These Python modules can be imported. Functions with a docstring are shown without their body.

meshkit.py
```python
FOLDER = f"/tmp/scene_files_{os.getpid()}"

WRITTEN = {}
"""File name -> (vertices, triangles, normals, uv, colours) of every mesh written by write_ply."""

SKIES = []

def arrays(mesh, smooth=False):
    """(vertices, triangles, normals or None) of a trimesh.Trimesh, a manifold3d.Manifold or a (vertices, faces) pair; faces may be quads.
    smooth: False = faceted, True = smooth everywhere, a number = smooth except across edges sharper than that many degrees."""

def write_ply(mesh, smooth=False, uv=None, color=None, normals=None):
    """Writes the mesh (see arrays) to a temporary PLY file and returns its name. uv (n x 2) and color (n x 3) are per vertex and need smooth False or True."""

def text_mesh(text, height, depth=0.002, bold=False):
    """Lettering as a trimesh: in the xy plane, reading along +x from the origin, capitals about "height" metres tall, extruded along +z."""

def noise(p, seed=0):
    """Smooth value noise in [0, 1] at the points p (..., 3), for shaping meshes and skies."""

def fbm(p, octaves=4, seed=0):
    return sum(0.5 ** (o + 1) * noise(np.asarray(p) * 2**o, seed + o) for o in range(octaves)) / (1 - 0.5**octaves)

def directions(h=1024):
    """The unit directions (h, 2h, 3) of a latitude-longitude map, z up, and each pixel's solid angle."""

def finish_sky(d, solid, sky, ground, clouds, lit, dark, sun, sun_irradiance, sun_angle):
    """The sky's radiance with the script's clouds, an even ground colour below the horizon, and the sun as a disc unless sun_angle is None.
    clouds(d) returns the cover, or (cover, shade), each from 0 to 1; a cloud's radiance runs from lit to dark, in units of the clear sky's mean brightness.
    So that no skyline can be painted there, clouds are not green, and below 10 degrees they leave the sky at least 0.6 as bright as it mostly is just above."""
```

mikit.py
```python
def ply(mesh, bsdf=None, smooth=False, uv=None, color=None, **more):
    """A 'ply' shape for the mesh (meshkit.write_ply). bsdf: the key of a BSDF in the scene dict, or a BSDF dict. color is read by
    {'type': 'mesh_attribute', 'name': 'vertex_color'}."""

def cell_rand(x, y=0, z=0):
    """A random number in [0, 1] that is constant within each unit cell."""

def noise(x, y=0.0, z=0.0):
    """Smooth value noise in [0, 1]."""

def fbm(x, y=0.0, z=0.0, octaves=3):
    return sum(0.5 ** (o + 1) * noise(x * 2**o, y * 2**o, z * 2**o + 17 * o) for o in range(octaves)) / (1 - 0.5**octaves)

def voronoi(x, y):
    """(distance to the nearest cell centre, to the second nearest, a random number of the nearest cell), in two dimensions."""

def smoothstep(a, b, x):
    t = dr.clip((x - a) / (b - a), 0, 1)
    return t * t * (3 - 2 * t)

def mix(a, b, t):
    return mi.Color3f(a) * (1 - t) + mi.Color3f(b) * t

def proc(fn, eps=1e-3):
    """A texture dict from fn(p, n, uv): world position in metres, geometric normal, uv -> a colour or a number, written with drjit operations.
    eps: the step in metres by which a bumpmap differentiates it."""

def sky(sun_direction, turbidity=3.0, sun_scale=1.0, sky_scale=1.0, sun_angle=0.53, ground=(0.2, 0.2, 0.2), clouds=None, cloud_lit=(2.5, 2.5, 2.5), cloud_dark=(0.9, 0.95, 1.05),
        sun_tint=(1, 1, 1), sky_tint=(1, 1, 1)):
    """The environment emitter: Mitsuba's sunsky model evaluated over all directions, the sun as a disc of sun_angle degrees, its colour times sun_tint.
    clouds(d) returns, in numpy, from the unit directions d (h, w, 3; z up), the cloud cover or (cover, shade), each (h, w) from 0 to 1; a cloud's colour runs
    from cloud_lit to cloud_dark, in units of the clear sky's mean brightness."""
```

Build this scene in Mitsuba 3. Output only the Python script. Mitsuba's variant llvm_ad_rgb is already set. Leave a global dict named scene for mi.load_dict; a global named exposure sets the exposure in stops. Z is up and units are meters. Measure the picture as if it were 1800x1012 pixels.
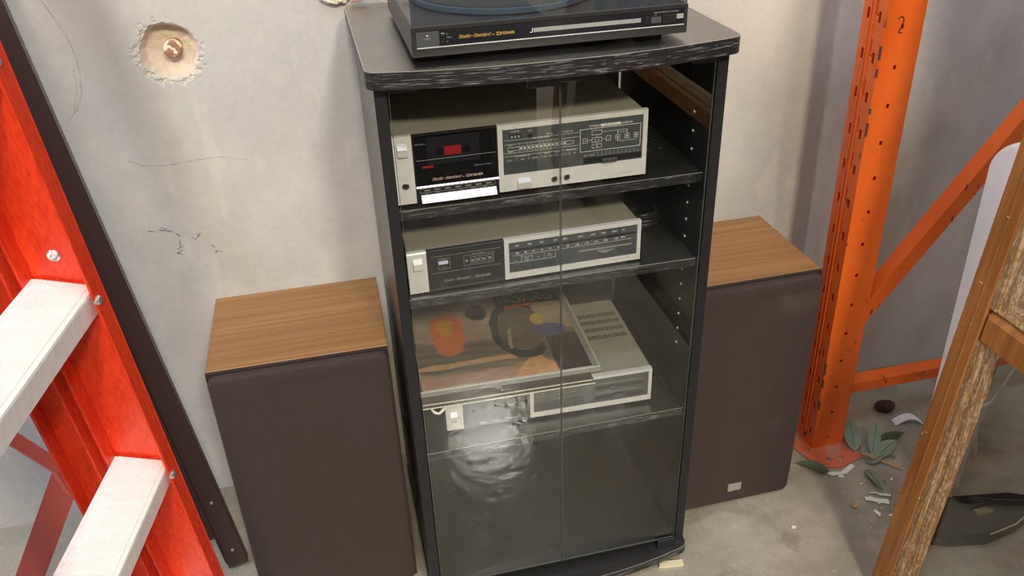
import math, numpy as np, trimesh, mitsuba as mi, mikit, meshkit
import drjit as dr
from shapely.geometry import Polygon, box as sbox, LineString, Point
from shapely.ops import unary_union
from mikit import proc, noise, fbm, smoothstep, mix

T = mi.ScalarTransform4f
scene, labels = {}, {}
rng = np.random.default_rng(7)

# ------------------------------------------------------------------ camera
CAM = np.array([-0.37076, -1.28815, 1.56809])
FWD = np.array([0.18368, 0.84094, -0.50901])
UP = np.array([0.14614, 0.48870, 0.86013])
scene['camera'] = {'type': 'perspective', 'fov': 2 * math.degrees(math.atan(900 / 1490.2)), 'fov_axis': 'x', 'near_clip': 0.02, 'far_clip': 60.0,
                   'to_world': T().look_at(origin=CAM.tolist(), target=(CAM + FWD).tolist(), up=UP.tolist())}
exposure = -0.48

# ------------------------------------------------------------------ lights: lamps of the hall (all outside the frame)
# name, position, aimed at, width, height, radiance, label
LAMPS = [
    ('flood_lamp', (-.70, -8.7, 7.2), (0, .3, .7), .95, .95, (292, 256, 198), 'warm square flood lamp hanging at the far end of the hall, left of the middle'),
    ('flood_lamp', (1.35, -8.7, 7.0), (0, .3, .7), .95, .95, (264, 240, 198), 'warm square flood lamp hanging at the far end of the hall, right of the middle'),
    ('flood_lamp', (-5.6, -2.7, 4.6), (0, .3, .5), 1.6, 1.2, (31, 35, 43), 'square flood lamp high on the left side of the hall'),
    ('tube_lamp', (-2.2, -2.4, 6.6), (-2.2, -2.4, 0), 1.6, .5, (29, 35, 48), 'cool white tube lamp under the ceiling, over the left of the hall'),
    ('tube_lamp', (1.2, -2.6, 6.6), (1.2, -2.6, 0), 1.6, .5, (29, 35, 48), 'cool white tube lamp under the ceiling, over the middle of the hall'),
    ('tube_lamp', (4.2, -3.2, 6.6), (4.2, -3.2, 0), 1.6, .5, (29, 35, 48), 'cool white tube lamp under the ceiling, over the right of the hall'),
]

# ------------------------------------------------------------------ helpers
NUM = {}


def numbered(key):
    n = NUM.get(key, 0)
    NUM[key] = n + 1
    return key if n == 0 else f'{key}_{n:03d}'


def thing(name, label, cat, group=None):
    key = numbered(name)
    labels[key] = {'label': label, 'category': cat}
    if group:
        labels[key]['group'] = group
    return key


def put(name, mesh, bsdf, parent=None, smooth=False, label=None, kind=None, **kw):
    key = numbered(f'{parent}__{name}' if parent else name)
    scene[key] = mikit.ply(mesh, bsdf, smooth=smooth, **kw)
    if label or kind:
        labels[key] = {}
        if label:
            labels[key]['label'] = label
        if kind:
            labels[key]['kind'] = kind
    return key


def cat(*ms):
    ms = [m for m in ms if m is not None]
    return trimesh.util.concatenate([m for x in ms for m in (x if isinstance(x, (list, tuple)) else [x])])


def hull(pts):
    return trimesh.convex.convex_hull(np.asarray(pts, float))


def B(x0, x1, y0, y1, z0, z1, b=0.0):
    """A box, its edges chamfered by b."""
    if b <= 0:
        m = trimesh.creation.box(extents=(x1 - x0, y1 - y0, z1 - z0))
        m.apply_translation(((x0 + x1) / 2, (y0 + y1) / 2, (z0 + z1) / 2))
        return m
    pts = []
    for x, sx in ((x0, 1), (x1, -1)):
        for y, sy in ((y0, 1), (y1, -1)):
            for z, sz in ((z0, 1), (z1, -1)):
                pts += [(x + sx * b, y + sy * b, z), (x + sx * b, y, z + sz * b), (x, y + sy * b, z + sz * b)]
    return hull(pts)


def ext(poly, d, z=0.0):
    """A shapely polygon (or several) extruded by d along z from z."""
    parts = [g for g in getattr(poly, 'geoms', [poly]) if not g.is_empty and g.area > 1e-12]
    m = cat([trimesh.creation.extrude_polygon(g, d, engine='earcut') for g in parts])
    m.apply_translation((0, 0, z))
    return m


def tube(pts, r, sides=10, smooth_steps=0):
    p = np.asarray(pts, float)
    if smooth_steps:
        from scipy.interpolate import CubicSpline
        s = np.r_[0, np.cumsum(np.linalg.norm(np.diff(p, axis=0), axis=1))]
        p = CubicSpline(s, p)(np.linspace(0, s[-1], smooth_steps))
    r = np.broadcast_to(r, (len(p),))
    t = np.gradient(p, axis=0)
    t /= np.linalg.norm(t, axis=1, keepdims=True) + 1e-12
    a = np.cross(t[0], [0, 0, 1.0] if abs(t[0][2]) < .9 else [1.0, 0, 0])
    V = []
    for i in range(len(p)):
        a = a - t[i] * (a @ t[i])
        a /= np.linalg.norm(a)
        b = np.cross(t[i], a)
        ang = np.arange(sides) * 2 * np.pi / sides
        V.append(p[i] + r[i] * (np.cos(ang)[:, None] * a + np.sin(ang)[:, None] * b))
    V = np.vstack(V + [p[:1], p[-1:]])
    F, n = [], len(p)
    for i in range(n - 1):
        for j in range(sides):
            q = (i * sides + j, i * sides + (j + 1) % sides, (i + 1) * sides + (j + 1) % sides, (i + 1) * sides + j)
            F += [(q[0], q[1], q[2]), (q[0], q[2], q[3])]
    for j in range(sides):
        F.append((n * sides, (j + 1) % sides, j))
        F.append((n * sides + 1, (n - 1) * sides + j, (n - 1) * sides + (j + 1) % sides))
    return trimesh.Trimesh(V, F, process=False)


def cyl(c, axis, r, h, n=24, r2=None, bev=0.0):
    """A cylinder (or cone) from c along axis, its far rim bevelled."""
    ax = np.asarray(axis, float)
    ax = ax / np.linalg.norm(ax)
    r2 = r if r2 is None else r2
    prof = [(0, 0), (r, 0), (r2, h - bev), (r2 - bev, h), (0, h)] if bev else [(0, 0), (r, 0), (r2, h), (0, h)]
    m = trimesh.creation.revolve(prof, sections=n)
    m.apply_transform(trimesh.geometry.align_vectors([0, 0, 1], ax))
    m.apply_translation(c)
    return m


class Frame:
    """Local millimetres on a front: u to the right, v up, w outwards."""

    def __init__(s, x, y, z0, r=0.0, half=220.0):
        s.e = np.array([math.cos(r), math.sin(r), 0])
        s.n = np.array([math.sin(r), -math.cos(r), 0])
        s.o = np.array([x, y, z0]) - s.e * half / 1000

    def pt(s, u, v, w=0.0):
        return s.o + (s.e * u + np.array([0, 0, 1.0]) * v + s.n * w) / 1000

    def m(s, *ms):
        m = cat(*ms)
        V = np.array(m.vertices)
        m.vertices = s.o + (V[:, :1] * s.e + V[:, 1:2] * np.array([0, 0, 1.0]) + V[:, 2:3] * s.n) / 1000
        return m


def txt(t, u, v, h, w=0.0, align='c', slant=0.0, bold=False, d=.25):
    """Print on a front, in millimetres: u of the middle (or left) of the words, v of their base line."""
    m = meshkit.text_mesh(t, h, depth=d, bold=bold)
    V = np.array(m.vertices)
    V[:, 0] -= V[:, 0].min()
    width = V[:, 0].max()
    if slant:
        V[:, 0] += slant * V[:, 1]
    V[:, 0] += u - (width / 2 if align == 'c' else 0)
    V[:, 1] += v
    V[:, 2] += w
    m.vertices = V
    return m


def bar(u0, v0, u1, v1, w=0.0, d=.25):
    return B(min(u0, u1), max(u0, u1), min(v0, v1), max(v0, v1), w, w + d)


def hl(u0, u1, v, t=.7, w=0.0):
    return bar(u0, v - t / 2, u1, v + t / 2, w)


def vl(u, v0, v1, t=.7, w=0.0):
    return bar(u - t / 2, v0, u + t / 2, v1, w)


def ring(u0, v0, u1, v1, t=.8, w=0.0):
    return cat(bar(u0, v0, u1, v0 + t, w), bar(u0, v1 - t, u1, v1, w), bar(u0, v0 + t, u0 + t, v1 - t, w), bar(u1 - t, v0 + t, u1, v1 - t, w))


# ------------------------------------------------------------------ materials
def P(key, color, rough=.5, **kw):
    c = color if isinstance(color, dict) else {'type': 'rgb', 'value': list(color)}
    scene[key] = {'type': 'twosided', 'bsdf': {'type': 'principled', 'base_color': c, 'roughness': rough, **kw}}


def bump(key, color, rough, fn, scale, eps=1e-3, **kw):
    c = color if isinstance(color, dict) else {'type': 'rgb', 'value': list(color)}
    scene[key] = {'type': 'twosided', 'bsdf': {'type': 'bumpmap', 'arbitrary': proc(fn, eps), 'scale': scale,
                                              'bsdf': {'type': 'principled', 'base_color': c, 'roughness': rough, **kw}}}


WY = 0.515                                                       # the concrete wall stands at y = WY
HOLE = np.array([-0.655, 1.137])                                  # the round recess in it (x, z)


def segdist(x, z, a, b):
    ax, az, bx, bz = a[0], a[1], b[0], b[1]
    dx, dz = bx - ax, bz - az
    t = dr.clip(((x - ax) * dx + (z - az) * dz) / (dx * dx + dz * dz), 0, 1)
    return dr.sqrt(dr.square(x - ax - t * dx) + dr.square(z - az - t * dz))


PENCIL = [[(-.90, 1.29), (-.856, 1.248), (-.842, 1.21), (-.831, 1.177), (-.827, 1.14), (-.829, 1.11), (-.836, 1.07), (-.854, 1.038), (-.875, 1.02)],
          [(-.838, 1.12), (-.842, 1.08), (-.86, 1.035)],
          [(-.786, .922), (-.76, .908), (-.734, .904), (-.70, .903), (-.658, .907), (-.605, .909), (-.55, .895)]]
SCUFF = [[(-.785, .758), (-.766, .754)], [(-.762, .757), (-.735, .749)], [(-.758, .762), (-.74, .752)], [(-.73, .744), (-.724, .737)], [(-.726, .727), (-.728, .713)],
         [(-.722, .712), (-.735, .706)], [(-.724, .703), (-.74, .695)], [(-.738, .697), (-.728, .692)], [(-.70, .73), (-.692, .724)], [(-.69, .727), (-.682, .738)],
         [(-.686, .728), (-.679, .737)], [(-.661, .706), (-.658, .699)], [(-.656, .69), (-.645, .686)], [(-.652, .688), (-.66, .684)]]


def wall_color(p, n, uv):
    x, z = p.x, p.z
    big = fbm(x * 3.1 + 4, z * 2.7, 3.3, 4)
    mid = fbm(x * 14, z * 11 + 3, 1.7, 3)
    fine = noise(x * 260, z * 260, p.y * 260)
    grain = noise(x * 70, z * 95, 2.0)
    c = mix((.44, .43, .405), (.55, .515, .455), smoothstep(.30, .70, big))
    c = mix(c, mi.Color3f(.42, .415, .41), smoothstep(.55, .75, fbm(x * 6 + 9, z * 4, 8.2, 3)) * .55)
    c = c * (.90 + .19 * mid) * (.96 + .05 * fine + .04 * grain)
    pale = smoothstep(.62, .8, fbm(x * 21 + 2, z * 9 + 7, 5.1, 4))
    c = mix(c, mi.Color3f(.60, .56, .48), pale * .35)
    pencil, scuff = mi.Float(9), mi.Float(9)
    for line in PENCIL:
        for a, b in zip(line, line[1:]):
            pencil = dr.minimum(pencil, segdist(x, z, a, b))
    for line in SCUFF:
        for a, b in zip(line, line[1:]):
            scuff = dr.minimum(scuff, segdist(x, z, a, b))
    br = smoothstep(.35, .6, noise(x * 90, z * 90, 6.0))
    c = c * (1 - .30 * (1 - smoothstep(.0005, .0016, pencil)) * (.4 + .6 * br))
    c = c * (1 - .68 * (1 - smoothstep(.0006, .0017, scuff)) * (.35 + .65 * smoothstep(.3, .6, noise(x * 420, z * 420, 1.0))))
    # broken, unweathered concrete inside the recess and on the chipped rim
    inside = smoothstep(.0012, .0045, p.y - WY)
    fresh = mi.Color3f(.60, .52, .415) * (.86 + .26 * fbm(x * 45, z * 45, p.y * 45, 3))
    return mix(c, fresh, inside)


def wall_bump(p, n, uv):
    return .6 * fbm(p.x * 40, p.z * 40, p.y * 40, 3) + .4 * noise(p.x * 300, p.z * 300, p.y * 300)


bump('m_wall', proc(wall_color), .85, wall_bump, .0008, 6e-4)


def floor_color(p, n, uv):
    big = fbm(p.x * 4, p.y * 4, 1.0, 4)
    mid = fbm(p.x * 22, p.y * 30, 2.0, 3)
    fine = noise(p.x * 420, p.y * 420)
    c = mix((.295, .270, .212), (.39, .36, .29), smoothstep(.3, .7, big))
    c = c * (.86 + .25 * mid) * (.92 + .15 * fine)
    c = mix(c, mi.Color3f(.19, .165, .125), smoothstep(.60, .74, fbm(p.x * 9 + 3, p.y * 9, 4.0, 4)) * .5)
    return mix(c, mi.Color3f(.52, .48, .40), smoothstep(.90, .95, noise(p.x * 190, p.y * 190, 3.0)) * .5)


bump('m_floor', proc(floor_color), .14, lambda p, n, uv: fbm(p.x * 40, p.y * 40, 0.0, 3), .0005, 8e-4, specular=.7)
P('m_room', (.50, .48, .45), .9)
P('m_ceiling', (.50, .50, .49), .9)


def edge_color(p, n, uv):
    s = noise(p.x * 30 + p.y * 30, p.z * 700, 1.0) * .6 + noise(p.x * 95 + p.y * 60, p.z * 1500, 4.0) * .4
    s = s + .25 * (fbm(p.x * 5, p.z * 90, 2.0, 2) - .5)
    return mix((.010, .010, .012), (.13, .135, .14), smoothstep(.64, .84, s))


def lam_color(p, n, uv):
    dust = smoothstep(.80, .90, noise(p.x * 330, p.y * 330, p.z * 330)) * smoothstep(.5, .7, fbm(p.x * 11, p.y * 11, p.z * 11, 3))
    return mix((.016, .0155, .0155), (.20, .19, .17), dust * .7)


P('m_laminate', proc(lam_color), .30, specular=1.0, clearcoat=1.0, clearcoat_gloss=.75)
bump('m_edge', proc(edge_color), .42, lambda p, n, uv: noise(p.x * 30 + p.y * 30, p.z * 700, 1.0), .0006, 5e-4)
P('m_black_side', (.016, .0155, .0155), .28, specular=.8)
scene['m_top'] = {'type': 'blendbsdf', 'weight': .48, 'dull': {'type': 'twosided', 'bsdf': {'type': 'principled', 'base_color': proc(lam_color), 'roughness': .4}},
                  'gloss': {'type': 'twosided', 'bsdf': {'type': 'roughconductor', 'alpha': .16, 'specular_reflectance': {'type': 'rgb', 'value': [.80, .79, .77]}}}}
P('m_core', (.24, .22, .19), .6)
P('m_black', (.012, .012, .014), .5, specular=.3)
P('m_black_gloss', (.010, .010, .012), .16)
P('m_black_panel', (.012, .0125, .016), .12, specular=.5)
P('m_rubber', (.012, .012, .012), .75, specular=.25)
P('m_hard_board', (.050, .038, .030), .7)
scene['m_pane'] = {'type': 'thindielectric', 'int_ior': 1.52, 'specular_transmittance': {'type': 'rgb', 'value': [.935, .95, .935]}}
scene['m_sash_pane'] = {'type': 'thindielectric', 'int_ior': 1.52, 'specular_transmittance': {'type': 'rgb', 'value': [.86, .88, .86]}}
scene['m_smoke'] = {'type': 'thindielectric', 'int_ior': 1.49, 'specular_transmittance': {'type': 'rgb', 'value': [.52, .55, .58]}}
scene['m_deck_window'] = {'type': 'thindielectric', 'int_ior': 1.49, 'specular_transmittance': {'type': 'rgb', 'value': [.62, .62, .68]}}
scene['m_film'] = {'type': 'thindielectric', 'int_ior': 1.49, 'specular_transmittance': {'type': 'rgb', 'value': [.95, .95, .94]}}
P('m_glass_edge', (.075, .095, .085), .18, specular=.8)
P('m_shell', (.030, .030, .038), .4)
P('m_face', (.62, .615, .60), .38, metallic=.15)
P('m_chassis', (.33, .31, .245), .42, metallic=.2)
P('m_alu', (.86, .85, .82), .28, metallic=.9)
P('m_button', (.62, .61, .60), .30, metallic=.4)
P('m_chrome', (.80, .80, .80), .12, metallic=1.0)
P('m_panel', (.060, .066, .072), .22)
P('m_panel_dark', (.018, .017, .016), .18)
P('m_panel_key', (.047, .051, .056), .26)
P('m_print', (.62, .62, .60), .5)
P('m_print_dim', (.26, .26, .25), .5)
P('m_print_grey', (.30, .29, .27), .5)
P('m_gold', (.72, .45, .10), .35, metallic=.3)
P('m_print_pink', (.62, .42, .33), .5)
P('m_red', (.72, .035, .035), .4)
P('m_lilac', (.55, .48, .70), .4)
P('m_blue_rim', (.16, .26, .36), .3, metallic=.5)
P('m_platter', (.050, .062, .074), .4)
P('m_plinth', (.020, .019, .019), .34)


def veneer(p, n, uv):
    w = .25 * fbm(p.x * 2.5, p.y * 9, p.z * 9, 2)
    g = .45 * fbm(p.x * 2.2, (p.y + w * .10) * 60, p.z * 60, 3) + .55 * fbm(p.x * 4.0, (p.y + w * .06) * 190, p.z * 190, 2)
    f = noise(p.x * 16, p.y * 620, p.z * 620)
    c = mix((.205, .100, .036), (.315, .165, .062), smoothstep(.25, .75, g))
    return c * (.90 + .16 * f)


P('m_veneer', proc(veneer), .42)


def cloth(p, n, uv):
    weave = noise(p.x * 900, p.y * 900, p.z * 900)
    spots = smoothstep(.66, .80, fbm(p.x * 7 + 2, p.y * 7, p.z * 7, 3))
    c = mi.Color3f(.040, .0262, .0235) * (.72 + .5 * weave)
    return mix(c, mi.Color3f(.085, .066, .058), spots * .3)


P('m_cloth', proc(cloth), .9, sheen=.5)
P('m_grille_edge', (.020, .012, .010), .6)
P('m_badge', (.42, .40, .38), .3, metallic=.5)


def fibre(p, n, uv):
    s = noise(p.x * 500, p.y * 500, p.z * 90)
    s2 = fbm(p.x * 60, p.y * 60, p.z * 14, 3)
    return mix((.44, .010, .003), (.70, .058, .012), .55 * s + .45 * s2)


P('m_ladder', proc(fibre), .36)


def tread(p, n, uv):
    s = noise(p.x * 35, p.y * 200, p.z * 35)
    return mix((.86, .86, .85), (.95, .95, .94), s)


P('m_step', proc(tread), .40, metallic=.25)
P('m_red_shaded', (.36, .065, .05), .5)  # ladder red with shade put into the colour, for rear brace and strut
P('m_bronze', (.042, .024, .021), .34)


def rack_paint(p, n, uv):
    chip = smoothstep(.70, .76, fbm(p.x * 60 + 3, p.y * 60, p.z * 26, 4)) * smoothstep(.42, .62, fbm(p.x * 7, p.y * 7, p.z * 5 + 2, 2))
    edge = dr.abs(p.x - .765 + .017 * p.z) + dr.abs(p.y - .227)
    chip = dr.maximum(chip, smoothstep(.0050, .0030, edge) * smoothstep(.50, .56, noise(p.z * 60, 1.0, 2.0)) * smoothstep(.45, .6, noise(p.z * 5, 4.0, 2.0)))
    c = mix((.70, .105, .011), (.78, .145, .018), fbm(p.x * 12, p.y * 12, p.z * 9, 2))
    return mix(c, mi.Color3f(.12, .045, .030), chip)


P('m_rack', proc(rack_paint), .38)


def plate_paint(p, n, uv):
    worn = smoothstep(.42, .66, fbm(p.x * 50, p.y * 50, p.z * 50, 4))
    return mix((.62, .14, .055), (.42, .23, .16), worn)


P('m_rack_plate', proc(plate_paint), .6)


def sash_wood(p, n, uv):
    g = fbm(p.x * 60, p.y * 60, p.z * 3.2, 3)
    f = noise(p.x * 500, p.y * 500, p.z * 14)
    c = mix((.28, .102, .026), (.40, .165, .045), smoothstep(.3, .7, g)) * (.88 + .2 * f)
    return mix(c, mi.Color3f(.75, .60, .40), smoothstep(.93, .95, noise(p.x * 130, p.y * 130, p.z * 100)))


P('m_sash', proc(sash_wood), .36)


def bead_paint(p, n, uv):
    s = .6 * fbm(p.x * 520, p.y * 520, p.z * 16, 3) + .4 * fbm(p.x * 260, p.y * 260, p.z * 120, 3)
    g = fbm(p.x * 260, p.y * 260, p.z * 26, 3)
    c = mix((.20, .085, .022), (.36, .21, .095), g)
    return mix(c, mi.Color3f(.52, .42, .28), smoothstep(.46, .66, s) * .75)


P('m_bead', proc(bead_paint), .6)
P('m_white_plastic', (.82, .81, .79), .35)
P('m_leaf', (.20, .25, .165), .5)
P('m_leaf_dark', (.060, .095, .050), .35)
P('m_twig', (.20, .14, .09), .7)
P('m_stick', (.42, .27, .12), .7)
P('m_paper', (.74, .72, .67), .7)
P('m_cream', (.66, .60, .40), .7)
P('m_maroon', (.055, .022, .022), .7)
P('m_tan', (.42, .29, .14), .6)
P('m_sleeve', (.66, .63, .54), .5)
P('m_sleeve_dark', (.075, .065, .050), .4)
P('m_plastic_edge', (.30, .31, .28), .3)
P('m_cable', (.014, .014, .014), .4)
P('m_plug', (.45, .29, .22), .45)
P('m_foam', (.82, .78, .62), .8)
P('m_lamp_case', (.3, .3, .3), .5)
P('m_dark_wood', (.030, .022, .018), .6)


def rust(p, n, uv):
    s = fbm(p.x * 130, p.y * 130, p.z * 130, 3)
    c = mix((.20, .095, .055), (.45, .24, .14), s)
    return mix(c, mi.Color3f(.78, .66, .48), smoothstep(.54, .60, fbm(p.x * 90 + 5, p.y * 90, p.z * 60, 3)))


P('m_rust', proc(rust), .7)


def cover(p, n, uv):
    """A plain cover: tan and grey fields, an orange patch, a dark ring, a pale stripe, a blue and a yellow patch."""
    u = uv.x + .035 * (fbm(uv.x * 7, uv.y * 7, 2.0, 3) - .5)
    v = uv.y + .05 * (fbm(uv.x * 6, uv.y * 6, 7.0, 3) - .5)
    c = mix((.30, .235, .16), (.47, .37, .25), smoothstep(.2, .9, v + .2 * (fbm(u * 5, v * 5, 1.0, 3) - .5)))
    c = mix(c, mi.Color3f(.19, .145, .10), smoothstep(-.02, .02, .52 - v - .30 * u + .25 * u * u) * smoothstep(.02, .06, v - .12))
    stripes = smoothstep(.2, .8, .5 + .5 * dr.sin((v + .12 * u) * 75))
    c = mix(c, c * .72, stripes * smoothstep(.0, .1, .50 - v) * smoothstep(.0, .1, .62 - u))
    c = mix(c, mi.Color3f(.60, .36, .17), smoothstep(0, .012, .032 - dr.abs(v - .20 + .10 * u * 0 - .02)) * smoothstep(0, .01, .60 - u))
    c = mix(c, mi.Color3f(.46, .27, .19), smoothstep(0, .02, .13 - v))
    c = mix(c, mi.Color3f(.66, .37, .17), smoothstep(0, .02, .26 - v - 1.6 * dr.abs(u - .70)))
    # orange patch
    du, dv = (u - .22) / (.075 + .05 * v), (v - .58) / .27
    c = mix(c, mi.Color3f(.66, .19, .04), smoothstep(1.05, .85, dr.sqrt(du * du + dv * dv * dv * dv)))
    c = mix(c, mi.Color3f(.62, .31, .04), smoothstep(1.0, .6, dr.sqrt(dr.square((u - .21) / .07) + dr.square((v - .66) / .12))))
    # dark smudge
    c = mix(c, mi.Color3f(.035, .028, .022), smoothstep(1.1, .8, dr.sqrt(dr.square((u - .43) / .07) + dr.square((v - .78) / .10))))
    # dark ring
    rr = dr.sqrt(dr.square((u - .68) / .20) + dr.square((v - .53) / .35))
    c = mix(c, mi.Color3f(.022, .019, .016), smoothstep(.72, .76, rr) * smoothstep(1.0, .97, rr) * smoothstep(.0, .03, .80 - u))
    c = mix(c, mi.Color3f(.10, .075, .05), smoothstep(.76, .70, rr) * .8)
    c = mix(c, mi.Color3f(.36, .30, .22), smoothstep(0, .004, .012 - dr.abs(u - .60 - .10 * (v - .5))) * smoothstep(0, .02, .12 - dr.abs(v - .42)))
    # lower right field, blue and yellow patches
    c = mix(c, mi.Color3f(.050, .040, .038), smoothstep(0, .01, u - .80) * smoothstep(0, .02, .40 - v))
    c = mix(c, mi.Color3f(.11, .10, .22), smoothstep(1.1, .9, dr.sqrt(dr.square((u - .85) / .11) + dr.square((v - .46) / .075))))
    c = mix(c, mi.Color3f(.58, .43, .07), smoothstep(1.1, .8, dr.sqrt(dr.square((u - .80) / .045) + dr.square((v - .60) / .075))))
    # dark head band
    c = mix(c, mi.Color3f(.020, .017, .016), smoothstep(0, .02, u - .56) * smoothstep(0, .02, v - .80))
    return c * (.82 + .36 * fbm(uv.x * 26, uv.y * 60, 3.0, 3))


P('m_cover', proc(cover), .5)

# ------------------------------------------------------------------ the setting
# back wall: a slab with a square opening, filled by the patch that carries the round recess
S = .12
slab = ext(sbox(-7, -.02, 7, 8.5).difference(sbox(HOLE[0] - S, HOLE[1] - S, HOLE[0] + S, HOLE[1] + S)), .2)
V = np.array(slab.vertices)
slab.vertices = np.c_[V[:, 0], WY + .2 - V[:, 2], V[:, 1]]
g = np.linspace(-S, S, 161)
gx, gz = np.meshgrid(g, g)
rad, ang = np.hypot(gx, gz), np.arctan2(gz, gx)
nz = lambda f, s: meshkit.fbm(np.stack([gx * f, gz * f, gx * 0 + 3.3], -1), 3, s)
edge = .058 * (1 + .10 * (meshkit.fbm(np.stack([np.cos(ang) * 2.2 + 5, np.sin(ang) * 2.2, gx * 0], -1), 3, 2) - .5) * 2)
st = lambda a, b, x: (lambda t: t * t * (3 - 2 * t))(np.clip((x - a) / (b - a), 0, 1))
deep = (.040 - .014 * np.clip(rad / .06, 0, 1) ** 2) * (1 - st(edge - .012, edge, rad))
lump = np.clip((nz(120, 4) - .42) / .25, 0, 1) * np.clip((nz(35, 7) - .33) / .2, 0, 1)
band = 1 - st(.058, .079, rad)
side = .25 + .75 * np.clip(np.cos(ang - 2.55), 0, 1) + .6 * np.clip(np.cos(ang + .9), 0, 1) + .35 * np.clip(np.cos(ang + 2.0), 0, 1)
chips = .0065 * band * lump * np.clip(side, 0, 1.1)
rough = .0022 * (nz(160, 9) - .5) * (1 - st(.05, .075, rad)) * 2
depth = np.maximum(deep, chips) + np.where(rad < edge + .004, rough, 0)
depth[(rad > .1)] = 0
ny, nx = gx.shape
ii, jj = np.meshgrid(np.arange(ny - 1), np.arange(nx - 1), indexing='ij')
k = (ii * nx + jj).ravel()
pf = np.vstack([np.c_[k, k + 1, k + nx + 1], np.c_[k, k + nx + 1, k + nx]])
patch = trimesh.Trimesh(np.c_[(gx + HOLE[0]).ravel(), WY + np.maximum(depth, 0).ravel(), (gz + HOLE[1]).ravel()], pf, process=False)
put('wall_back', cat(slab, patch), 'm_wall', kind='structure')
put('floor', B(-7, 7, -11, WY + .2, -.2, 0), 'm_floor', kind='structure')
put('ceiling', B(-7, 7, -11, WY + .2, 8.5, 8.7), 'm_ceiling', kind='structure')
put('wall_left', B(-7.2, -7, -11, WY + .2, 0, 8.5), 'm_room', kind='structure')
put('wall_right', B(7, 7.2, -11, WY + .2, 0, 8.5), 'm_room', kind='structure')
put('wall_front', B(-7, 7, -11.2, -11, 0, 8.5), 'm_room', kind='structure')

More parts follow.
